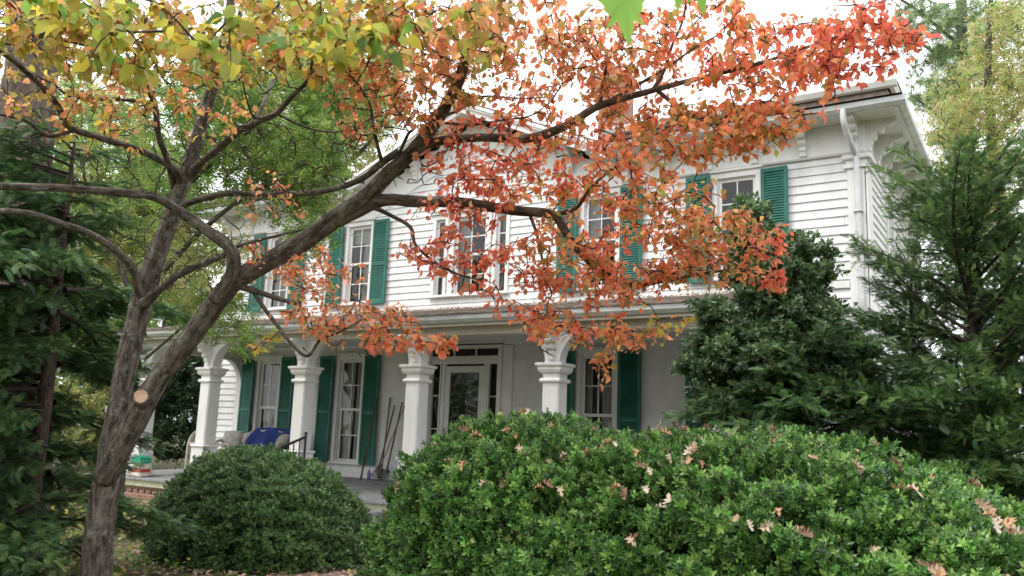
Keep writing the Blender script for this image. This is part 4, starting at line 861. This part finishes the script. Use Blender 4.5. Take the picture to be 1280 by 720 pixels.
# ---- needle evergreens built from boughs
FR = frond(11, .36, .026, .15, .85)
def conifer(root, base, h, R, nb, seed, cols, w_, size=.17, z0=.3, el=(.1, -.25), prof=None, fl=1.0, step=.085, trunk_r=.09, keep=None, per=2, up=-.05, gap=-.42, rn=.33):
    g = np.random.default_rng(seed); tb = MB(); base = np.array([base[0], base[1], 0.])
    tb.tube([base, base+(0.03, .02, h*.4), base+(-.04, .03, h*.75), base+(0, 0, h)], [trunk_r, trunk_r*.75, trunk_r*.4, .012], 10, knots=5)
    Ps, Ds, Ns, Ss, Cs = [], [], [], [], []
    for b in range(nb):
        t = (b+g.random())/nb; z = z0+(h-z0)*t; a = b*2.4+g.normal()*.35; rr = R*(prof(t) if prof else (1-t)**.7)*(.72+.45*g.random())
        e = el[0]+(el[1]-el[0])*(1-t)+g.normal()*.12; d = np.array([math.cos(a), math.sin(a), 0]); n = max(4, int(rr/step)); pts = []
        for i in range(n+1):
            q = i/n; pts.append(base+[0, 0, z]+d*rr*q+np.array([0, 0, rr*(math.tan(e)*q-.22*q*q)])+np.cross(d, [0, 0, 1])*.08*rr*math.sin(q*3+b))
        if keep and not keep(pts[-1]): continue
        tb.tube(pts, list(np.linspace(max(.008, .018*rr), .004, n+1)), 5, cap=False)
        side = np.cross(d, [0, 0, 1]); tone = .75+.5*g.random()
        for i in range(1, n+1):
            q = i/n
            for s in (-1, 1):
                ln = (1-.6*q)*rr*.42*fl*(.6+.5*g.random())*(min(1, q*3)); k = max(1, int(ln/(size*.42)))
                for j in range(k):
                    v = (j+.5)/k; pos = np.array(pts[i])+(side*s*.8+d*.6)*ln*v+np.array([0, 0, -.18*ln*v*v+g.normal()*.02])
                    for _ in range(per):
                        Ps.append(pos+g.normal(size=3)*.022); Ds.append(side*s*(.75-.3*v)+d*.75+g.normal(size=3)*rn+np.array([0, 0, up])); Ns.append(np.array([0, 0, 1.])+g.normal(size=3)*.35); Ss.append(size*(.75+.5*g.random())); Cs.append(tone)
            Ps.append(np.array(pts[i])); Ds.append(d+g.normal(size=3)*.15); Ns.append(np.array([0, 0, 1.])+g.normal(size=3)*.3); Ss.append(size); Cs.append(tone)
    under(tb.build('trunk', M['bark_red'], None, True), root); P_ = np.array(Ps); kp = vnoise(P_, 15, seed) > gap; Ps, Ds, Ns, Ss, Cs = [np.array(a)[kp] for a in (Ps, Ds, Ns, Ss, Cs)]; k = len(Ps)
    C = palette(cols, w_, k, .12, g)*np.array(Cs)[:, None]
    under(cloud('crown', M['needle'], np.array(Ps), np.array(Ds), np.array(Ns), np.array(Ss), FR[0], FR[1], C, nj=.25), root); return k
YW = [(.070, .135, .050), (.105, .185, .062), (.16, .255, .08), (.040, .085, .042)]
cb_ = at_z(22, 760, 0); cb_ = at_d(25, 700, 7.4)
t = thing('hemlock', 'dark layered evergreen at the left edge, its boughs crossing the dogwood trunk', 'tree', (cb_[0], cb_[1], 0))
N1 = conifer(t, cb_, 4.2, 1.7, 145, 41, YW, (4, 4, 1.5, 3), .12, .35, (.25, -.12), lambda t: (.25+.75*min(1, (1-t)*2.6)**.8)*(1 if t > .12 else .8), keep=lambda p: (p-cb_) @ _r < (.50 if not (.45 < p[2] < .95 or 2.5 < p[2] < 2.75) else 1.25), gap=-.45, per=3)
yb = at_d(1230, 600, 9.2)
t = thing('yew', 'tall dark green yew at the right edge behind the hedge', 'tree', (yb[0], yb[1], 0))
N2 = conifer(t, yb, 4.45, 1.9, 160, 42, YW, (3, 4, 3.5, 2), .105, .4, (.9, .15), lambda t: .35+.65*min(1, (1-t)*2.0), keep=lambda p: p[2] < 2.4 or (p-yb) @ _r > -.85, trunk_r=.07, up=.40, gap=-.5, rn=.5)
yb2 = at_d(1150, 560, 10.2)
t = thing('yew', 'dark yew close to the house corner, with white wall showing through its top', 'tree', (yb2[0], yb2[1], 0))
N3 = conifer(t, yb2, 3.9, .95, 96, 43, YW, (3, 4, 2, 2.5), .105, .4, (1.05, .1), lambda t: (.25+.75*min(1, (1-t)*1.6)), trunk_r=.055, up=.40, gap=-.5, rn=.5)
yb3 = at_d(1020, 560, 9.4)
t = thing('yew', 'low spreading yew with drooping sprays just behind the middle of the hedge', 'shrub', (yb3[0], yb3[1], 0))
N4 = conifer(t, yb3, 2.6, 1.5, 70, 44, YW, (4, 3, 1, 3), .13, .3, (.5, .0), lambda t: .5+.5*min(1, (1-t)*2), trunk_r=.05, up=.1)
print('fronds', N1, N2, N3, N4)

# ---- leafy trees further off
SMALL_V, SMALL_F = [], []
_g = random.Random(5)
for i in range(5):                                                     # a twig tip of five narrow leaves
    a = i*2.3; d_ = np.array([.5+.5*_g.random(), math.cos(a)*.8, math.sin(a)*.8]); d_ /= np.linalg.norm(d_); s_ = np.cross(d_, [.3, .5, .8]); s_ /= np.linalg.norm(s_); b0 = np.array([i*.12, 0, 0]); o_ = len(SMALL_V)
    SMALL_V += [b0, b0+d_*.35+s_*.09, b0+d_*.8, b0+d_*.35-s_*.09]; SMALL_F.append((o_, o_+1, o_+2, o_+3))
def leafy(name, label, limbs, blobs, pals, size, per, seed, spread=.2, mat='leaf_green', twig=.006, bark='bark', down=.2, reach=3.5, step=.3, tmpl=None, cat='tree'):
    mb, od, keys = grow(limbs, blobs, twig_r=twig, seed=seed, step=step, max_reach=reach)
    p0 = np.array(limbs[0][0][0]); root = thing(name, label, cat, (p0[0], p0[1], 0)); under(mb.build('trunk', M[bark], None, True), root)
    P, D, N, S, C = leaves_at(od, keys, per, size, pals, spread, down, seed+1)
    tv, tf = tmpl or (SMALL_V, SMALL_F); under(cloud('crown', M[mat], P, D, N, S, tv, tf, C, nj=.3), root); return root
GP = {'g': ([(.18, .28, .07), (.25, .34, .09), (.12, .20, .055), (.36, .36, .10)], (4, 3, 3, 1), 1), 'y': ([(.36, .35, .13), (.27, .33, .11), (.40, .34, .15)], (3, 4, 1.5), 1), 'p': ([(.26, .36, .17), (.33, .42, .20), (.17, .26, .11)], (3, 3, 2), 1), 'd': ([(.02, .05, .018), (.035, .08, .022), (.012, .03, .012)], (3, 3, 2), 1)}
leafy('oak_tree', 'slender light green tree between the dogwood and the left end of the house',
      [L([(140, 705, 12.5), (160, 480, 12.5), (186, 360, 12.5), (215, 250, 12.4), (255, 150, 12.2), (290, 60, 12), (310, -40, 12)], (.10, .02), 9), L([(186, 360, 12.5), (240, 300, 12.3), (300, 250, 12), (370, 215, 11.6), (410, 200, 11.3)], (.05, .01), 7),
       L([(215, 250, 12.4), (280, 190, 12), (340, 140, 11.8), (400, 100, 11.6)], (.04, .01), 7), L([(180, 420, 12.5), (150, 330, 12.7), (110, 240, 13), (90, 130, 13)], (.05, .012), 7), L([(180, 450, 12.5), (240, 400, 12.5), (290, 370, 12.4)], (.025, .006), 6)],
      [blob(330, 140, 110, 90, 12, 1.6, 420, 'g'), blob(390, 200, 50, 60, 11.6, 1, 150, 'g'), blob(250, 170, 90, 100, 12.6, 1.6, 260, 'g'), blob(430, 120, 60, 60, 12.2, 1, 110, 'g'), blob(360, 240, 60, 40, 12, 1, 70, 'g'), blob(395, 285, 32, 35, 11.4, .6, 36, 'g'), blob(130, 200, 110, 110, 13.2, 1.5, 170, 'g'),
       blob(250, 330, 75, 60, 12.6, 1, 130, 'y'), blob(260, 390, 60, 30, 12.4, 1, 60, 'g'), blob(315, 430, 28, 18, 12, .5, 12, 'g'), blob(60, 120, 80, 100, 14, 1.5, 70, 'g')], GP, .13, 7, 61)
# tall furrowed trunk at the left edge
bt_ = [at_d(18, 640, 11), at_d(24, 400, 11), at_d(30, 200, 11), at_d(42, 60, 11), at_d(55, -120, 11)]; bt_[0][2] = 0
t = thing('old_tree', 'massive furrowed grey brown trunk at the left edge behind the dark evergreen', 'tree', (bt_[0][0], bt_[0][1], 0))
under(MB().tube(bt_, [.48, .38, .34, .31, .28], 20, knots=8, wob=.03).build('trunk', M['bark_big'], None, True), t)
under(MB().tube([at_d(48, 60, 11), at_d(85, -10, 11), at_d(120, -120, 11)], [.16, .13, .1], 12, knots=5).build('limb', M['bark_big'], None, True), t)
# behind the left end of the porch and the house
leafy('magnolia_tree', 'dense dark broadleaf evergreen seen between the two leftmost porch columns', [([(-10.4, 1.6, 0), (-10.3, 1.6, 1.8), (-10.5, 1.7, 3.4), (-10.4, 1.6, 5)], [.12, .1, .07, .02], 8), ([(-10.3, 1.6, 1.2), (-9.8, 1.2, 2.4), (-9.5, .9, 3.2)], [.06, .04, .02], 6), ([(-10.3, 1.6, .8), (-10.8, .9, 2.2), (-11.4, .4, 3.0)], [.06, .04, .02], 6)],
      [((-10.2, 1.4, 3.0), (1.6, 1.5, 1.25), 400, 'd'), ((-11.3, .4, 2.8), (1.4, 1.2, 1.3), 260, 'd'), ((-10.3, 1.5, 4.4), (1.5, 1.4, .8), 160, 'd'), ((-10.9, 1.0, 1.5), (1.9, 1.3, 1.0), 260, 'd')], GP, .19, 9, 62, mat='leaf_hedge', spread=.25, down=.0)
leafy('hazel_bush', 'bright yellow green bush beyond the far end of the porch', [([(-14, 1, 0), (-14.2, 1, 1.5), (-14.6, .8, 3)], [.06, .04, .02], 6), ([(-13.8, .8, 0), (-13, .4, 1.4), (-12.6, 0, 2.4)], [.05, .04, .02], 6), ([(-14, 1.2, 0), (-15.2, 1.5, 1.6)], [.05, .02], 6)],
      [((-14, .8, 1.5), (2.3, 1.8, 1.4), 260, 'y'), ((-16.5, .2, 1.4), (1.8, 1.6, 1.3), 150, 'y')], GP, .17, 8, 63, spread=.3)
for i, (x, y, h, r, n_, k, lb) in enumerate([(-17, 3, 9, 3.2, 330, 'g', 'mid green tree far left beyond the porch roof'), (-23, 9, 13, 4.6, 420, 'g', 'tall green tree in the far left distance behind the dogwood'), (-13, 10, 11, 3.6, 300, 'y', 'yellowing tree behind the left rear of the house'), (-24, -3, 10, 4.4, 380, 'g', 'broad green tree at the far left behind the dark evergreen')]):
    leafy('shade_tree', lb, [([(x, y, 0), (x+.2, y, h*.35), (x-.1, y+.2, h*.7), (x, y, h)], [.28, .2, .12, .03], 9), ([(x+.1, y, h*.3), (x+r*.5, y-.5, h*.55), (x+r*.75, y-.6, h*.7)], [.12, .07, .03], 6), ([(x+.1, y, h*.35), (x-r*.5, y-.3, h*.5), (x-r*.8, y-.6, h*.6)], [.12, .07, .03], 6)],
          [((x, y, h*.62), (r, r, h*.34), n_, k), ((x, y, h*.3), (r*.8, r*.8, h*.16), n_//3, k)], GP, .3, 8, 70+i, spread=.4, twig=.012, reach=6, step=.5)
leafy('tall_maple', 'soft green tree rising behind the house roof, left of the gable', [L([(395, 560, 36), (398, 400, 36), (400, 260, 36), (410, 150, 36), (420, 50, 36)], (.4, .06), 9), L([(399, 300, 36), (350, 220, 36), (320, 150, 36)], (.14, .04), 6), L([(403, 230, 36), (460, 180, 36), (490, 130, 36)], (.12, .04), 6), L([(406, 190, 36), (370, 120, 36), (350, 60, 36)], (.1, .03), 6)],
      [blob(400, 190, 95, 70, 36, 3, 260, 'y'), blob(440, 100, 85, 80, 36, 3, 260, 'g'), blob(330, 110, 80, 90, 36, 3, 240, 'y'), blob(380, 20, 90, 60, 36, 3, 150, 'g')], GP, .36, 7, 84, spread=.5, reach=9, step=.7, twig=.014)
leafy('ash_tree', 'pale yellow green tree filling the gap left of the dogwood stems', [L([(120, 600, 27), (118, 450, 27), (122, 300, 27), (115, 180, 27), (110, 60, 27)], (.3, .05), 9), L([(121, 350, 27), (165, 280, 27), (200, 220, 27)], (.1, .03), 6), L([(118, 300, 27), (80, 230, 27), (50, 180, 27)], (.1, .03), 6)],
      [blob(130, 300, 90, 80, 27, 2.5, 260, 'y'), blob(110, 180, 95, 90, 27, 2.5, 260, 'y'), blob(200, 250, 60, 80, 27, 2, 150, 'g'), blob(120, 430, 90, 70, 27, 2, 170, 'g')], GP, .3, 7, 85, spread=.5, reach=7, step=.6, twig=.012)
# beyond the right side of the house
leafy('locust_tree', 'airy yellow green tree beside the right side of the house', [L([(1262, 560, 19), (1262, 400, 19), (1255, 280, 19), (1240, 180, 19), (1235, 80, 19), (1240, -20, 19)], (.20, .04), 9), L([(1255, 280, 19), (1225, 230, 18.5), (1195, 170, 18.2)], (.07, .02), 6), L([(1240, 180, 19), (1285, 120, 19), (1310, 60, 19)], (.07, .02), 6), L([(1262, 400, 19), (1220, 350, 18.6), (1190, 290, 18.4)], (.06, .02), 6)],
      [blob(1230, 150, 68, 75, 19, 2, 330, 'y'), blob(1270, 60, 50, 70, 19, 2, 230, 'y'), blob(1200, 250, 32, 60, 18.5, 1.2, 150, 'y'), blob(1270, 250, 60, 70, 19, 2, 200, 'y'), blob(1205, 350, 40, 60, 18.5, 1.2, 130, 'g'), blob(1290, 380, 40, 80, 19, 1.2, 90, 'g')], GP, .17, 6, 81, spread=.35, reach=6, step=.4, twig=.009)
PT_V, PT_F = [], []
for i in range(14):                                                    # pine tuft
    a = i*2.4; e = .3+.8*(i/14); d_ = np.array([math.sin(e), math.cos(e)*math.cos(a), math.cos(e)*math.sin(a)]); s_ = np.cross(d_, [.2, .5, .9]); s_ /= np.linalg.norm(s_); o_ = len(PT_V)
    PT_V += [s_*.03, d_*.9, -s_*.03+d_*.02]; PT_F.append((o_, o_+1, o_+2))
leafy('pine_tree', 'tall pale pine with open tufted branches above the right rear of the house', [L([(1215, 560, 36), (1215, 300, 36), (1205, 100, 36), (1200, -60, 36)], (.42, .15), 10), L([(1212, 190, 36), (1180, 150, 35.5), (1140, 120, 35)], (.09, .03), 6), L([(1205, 100, 36), (1160, 60, 35.5), (1115, 40, 35)], (.09, .03), 6), L([(1203, 60, 36), (1150, 15, 35.5), (1110, -10, 35)], (.08, .03), 6), L([(1210, 150, 36), (1250, 110, 36), (1285, 90, 36)], (.09, .03), 6), L([(1202, 30, 36), (1240, 5, 36)], (.07, .03), 6), L([(1213, 230, 36), (1185, 215, 35.6), (1165, 205, 35.2)], (.06, .02), 6)],
      [blob(1165, 35, 62, 42, 35.5, 2, 110, 'p'), blob(1185, 85, 52, 24, 35.5, 2, 70, 'p'), blob(1180, 125, 40, 16, 35.5, 2, 44, 'p'), blob(1190, 160, 30, 14, 35.5, 2, 30, 'p'), blob(1165, 112, 30, 12, 35, 1, 22, 'p'), blob(1240, 20, 50, 40, 36, 2, 60, 'p')], GP, .42, 5, 82, spread=.35, reach=8, step=.7, twig=.016, mat='needle', tmpl=(PT_V, PT_F))
# holly against the right half of the porch
hb = at_d(975, 560, 9.9)
leafy('holly', 'tall small leaved holly covering the right end of the porch', [([(hb[0], hb[1], 0), (hb[0]-.05, hb[1], 1.4), (hb[0]+.1, hb[1], 2.9), (hb[0]+.0, hb[1], 4.0)], [.08, .07, .04, .012], 8), L([(975, 500, 9.9), (930, 430, 9.8), (885, 400, 9.7)], (.04, .01), 6), L([(975, 450, 9.9), (1015, 380, 9.9), (1030, 320, 9.9)], (.04, .01), 6), L([(975, 400, 9.9), (945, 330, 9.8), (930, 270, 9.8)], (.04, .01), 6), L([(975, 540, 9.9), (900, 490, 9.7), (865, 465, 9.6)], (.035, .01), 6)],
      [blob(930, 440, 72, 42, 9.7, .8, 330, 'h'), blob(985, 400, 62, 55, 9.9, .9, 330, 'h'), blob(950, 340, 42, 45, 9.8, .6, 170, 'h'), blob(935, 280, 26, 34, 9.8, .4, 74, 'h2'), blob(1000, 330, 42, 40, 9.9, .5, 120, 'h2'), blob(915, 500, 55, 35, 9.7, .7, 170, 'h'), blob(1000, 480, 80, 55, 9.9, 1, 330, 'h'), blob(890, 385, 28, 14, 9.6, .3, 30, 'h'), blob(860, 455, 18, 10, 9.6, .3, 14, 'h'), blob(1045, 450, 50, 42, 10, .8, 170, 'h')],
      {'h': ([(.068, .115, .048), (.09, .15, .06), (.13, .20, .08), (.042, .075, .036)], (3, 3, 2, 2), 1), 'h2': ([(.10, .17, .06), (.07, .12, .045)], (1, 1), 1)}, .085, 9, 83, spread=.10, mat='leaf_hedge', twig=.0035, down=-.2, step=.15, tmpl=SPRIGS[0], cat='shrub')

# ---- unseen trees added behind the camera, darkening the porch and mirrored in the glass
for i, (x, y, h, r, n_) in enumerate([(-6, -27, 13, 4.6, 420), (3.5, -33, 15, 5.2, 460), (14, -29, 13, 4.6, 420), (-16, -20, 12, 4.4, 380), (24, -22, 13, 4.6, 380)]):
    leafy('lawn_tree', ['broad green tree on the far lawn, facing the left half of the house', 'tallest lawn tree, facing the front door', 'round lawn tree facing the right half of the house', 'lawn tree furthest to the left of the house', 'lawn tree furthest to the right of the house'][i],
          [([(x, y, 0), (x+.2, y, h*.35), (x-.1, y+.2, h*.7), (x, y, h)], [.3, .2, .12, .03], 9), ([(x+.1, y, h*.25), (x+r*.5, y, h*.5), (x+r*.75, y, h*.65)], [.12, .07, .03], 6), ([(x+.1, y, h*.3), (x-r*.5, y, h*.5), (x-r*.8, y, h*.6)], [.12, .07, .03], 6)],
          [((x, y, h*.62), (r, r, h*.34), n_, 'g'), ((x, y, h*.3), (r*.9, r*.9, h*.2), n_//2, 'g')], GP, .42, 7, 90+i, spread=.5, twig=.012, reach=6, step=.6)

# ================================================================== fallen leaves
OAK_V = [(0, 0, 0)]; _half = [(.10, .04), (.18, .22), (.27, .08), (.40, .34), (.50, .10), (.62, .30), (.74, .08), (.84, .16), (1.0, .0)]
OAK_V = [(0, 0, .0)]+[(a, b, .18*b+.10*math.sin(a*3.4)) for a, b in _half]+[(a, -b, .30*b+.10*math.sin(a*3.4)) for a, b in _half[:-1][::-1]]
MID = len(OAK_V); OAK_V += [(.5, 0, -.02+.10*math.sin(1.7))]; OAK_F = [(i, (i+1) % MID, MID) for i in range(MID)]
DRY = [(.56, .42, .31), (.66, .55, .44), (.46, .32, .22), (.26, .16, .11), (.56, .34, .20)]
def hpoint(u, v):
    u, v = np.array([u]), np.array([v]); P = hsurf(u, v); N = hnrm(P, u, v); l1 = vnoise(P, 8., 21); l2 = vnoise(P, 8*2.9, 22)
    return (P+N*(.052*l1+.069*l2+.085)[:, None])[0], N[0]
g = np.random.default_rng(77)
pool = []
while len(pool) < 200:
    if pool and g.random() < .45: u, v = cu+g.normal()*.008, cv+g.normal()*.015
    else: u, v = g.random(), .20+.58*g.random(); cu, cv = u, v
    u, v = min(max(u, 0), 1), min(max(v, .2), .9); p, n_ = hpoint(u, v)
    if not (6.3 < p[0] < 10.9): continue
    if n_[2] < .45 and g.random() < .82: continue
    if p[0] < 7.6 and g.random() < .6: continue
    pool.append((p, n_))
proto = {}
for i, (p, n_) in enumerate(pool):
    kind = i % 5
    if kind not in proto:
        gg = np.random.default_rng(200+kind); tv = np.array(OAK_V, float); tv[:, 2] += .16*np.sin(tv[:, 0]*5+kind)+.9*(tv[:, 1]**2)*(1+kind*.5); c = np.array(DRY[kind])[None]
        o = cloud('fallen_leaf', M['leaf_dry'], np.zeros((1, 3)), np.array([[1., 0, 0]]), np.array([[0, 0, 1.]]), np.array([1.]), tv-np.array([.5, 0, 0]), OAK_F, c, nj=.3); proto[kind] = o
    else: o = proto[kind].copy(); COL.objects.link(o)
    o.location = p; z = Vector(n_+g.normal(size=3)*.35); o.rotation_mode = 'QUATERNION'; o.rotation_quaternion = z.to_track_quat('Z', 'Y') @ Vector((0, 0, 1)).rotation_difference(Vector((0, 0, 1))) @ __import__('mathutils').Quaternion((0, 0, 1), g.random()*6.28)
    s_ = (.055+.055*g.random()); o.scale = (s_, s_, s_)
    tag(o, 'dry curled brown oak leaf lying on top of the long green hedge', 'leaf', 'dry leaves fallen on the hedge')
def litter(name, n, area, zf, cols, wts, size, seed, tv=OAK_V, tf=OAK_F, mat='leaf_dry', flat=.35):
    g = np.random.default_rng(seed); x = area[0]+(area[1]-area[0])*g.random(n); y = area[2]+(area[3]-area[2])*g.random(n); P = np.stack([x, y, zf(x, y)+.006+.02*g.random(n)], 1)
    m_ = vnoise(P*np.array([1, 1, 0]), 1.6, seed) > -.9; P = P[m_]; n = len(P)
    return tag(cloud(name, M[mat], P, rand_unit(n, g)*np.array([1, 1, .25]), rand_unit(n, g)*flat+np.array([0, 0, 1.]), size*(.6+.7*g.random(n)), tv, tf, palette(cols, wts, n, .2, g), nj=.2), None, None, kind='stuff')
litter('leaf_litter', 10500, (-5, 6.2, -11.5, -4.0), lambda x, y: 0*x+.012, DRY+[(.5, .38, .10)], (4, 3, 4, 3, 1.5, 1.2), .085, 301)
litter('roof_leaf_litter', 1500, (-7, 7, -.75, -.05), lambda x, y: 3.46+.71*(1+y/3.72)+.01, DRY, (3, 4, 3, 2, 1), .06, 302)
litter('porch_leaf_litter', 60, (-6, 6, -3.6, -.6), lambda x, y: .47+.02*y+.004, DRY, (3, 4, 3, 2, 1), .05, 303)
g_ = litter('ground_cover', 3600, (-6, 2.6, -11, -5.2), lambda x, y: .03+.10*np.random.default_rng(1).random(len(x)), [(.10, .20, .04), (.22, .30, .06), (.45, .44, .08), (.06, .12, .03)], (4, 3, 2, 2), .085, 304, OVATE_V, OVATE_F, 'leaf_green', .6)
# maple leaves hanging into the top of the view
star = []
for k, (ang, r_) in enumerate([(-150, .34), (-118, .22), (-95, .62), (-72, .34), (-60, .50), (-42, .38), (-38, .78), (-22, .48), (-14, .62), (0, 1.0), (14, .62), (22, .48), (38, .78), (42, .38), (60, .50), (72, .34), (95, .62), (118, .22), (150, .34)]):
    r_ = r_ if k % 2 else r_
    r_ = max(r_, .46) if abs(ang) < 100 else max(r_, .34)
    star.append((.32+r_*math.cos(math.radians(ang))*.72, r_*math.sin(math.radians(ang))*.72, -.05-.12*abs(r_*math.sin(math.radians(ang)))))
MV = star+[(.32, 0, 0)]; MF = [(i, (i+1) % len(star), len(star)) for i in range(len(star))]
tw = thing('maple_twig', 'bright green maple leaves hanging from a twig at the top edge, close to the viewer', 'branch', tuple(at_d(800, -60, 1.9)))
under(MB().tube([at_d(640, -190, 2.1), at_d(720, -90, 2.0), at_d(800, -60, 1.9), at_d(880, -62, 1.85)], [.006, .005, .004, .0025], 6, knots=4).build('twig', M['twig'], None), tw)
for (x0, y0, x1, y1, d_, sz) in [(800, -60, 780, -32, 1.9, .155), (845, -60, 853, -44, 1.86, .10), (878, -62, 876, -46, 1.84, .11)]:
    a = at_d(x1, y1, d_); under(MB().tube([at_d(x0, y0, d_), at_d((x0+x1)/2, (y0+y1)/2-3, d_), a], [.0014]*3, 4).build('petiole', M['twig'], None), tw)
    D = -_u+_r*(.12 if sz > .1 else -.05)+_fw*.15; under(cloud('leaf', M['leaf_maple'], a[None], D[None], (-_fw*.8+_u*.35+_r*.2)[None], np.array([sz]), MV, MF, np.array([[.20, .36, .07]]), nj=.15), tw)
print('verts', sum(len(o.data.vertices) for o in bpy.data.objects if o.type == 'MESH'))
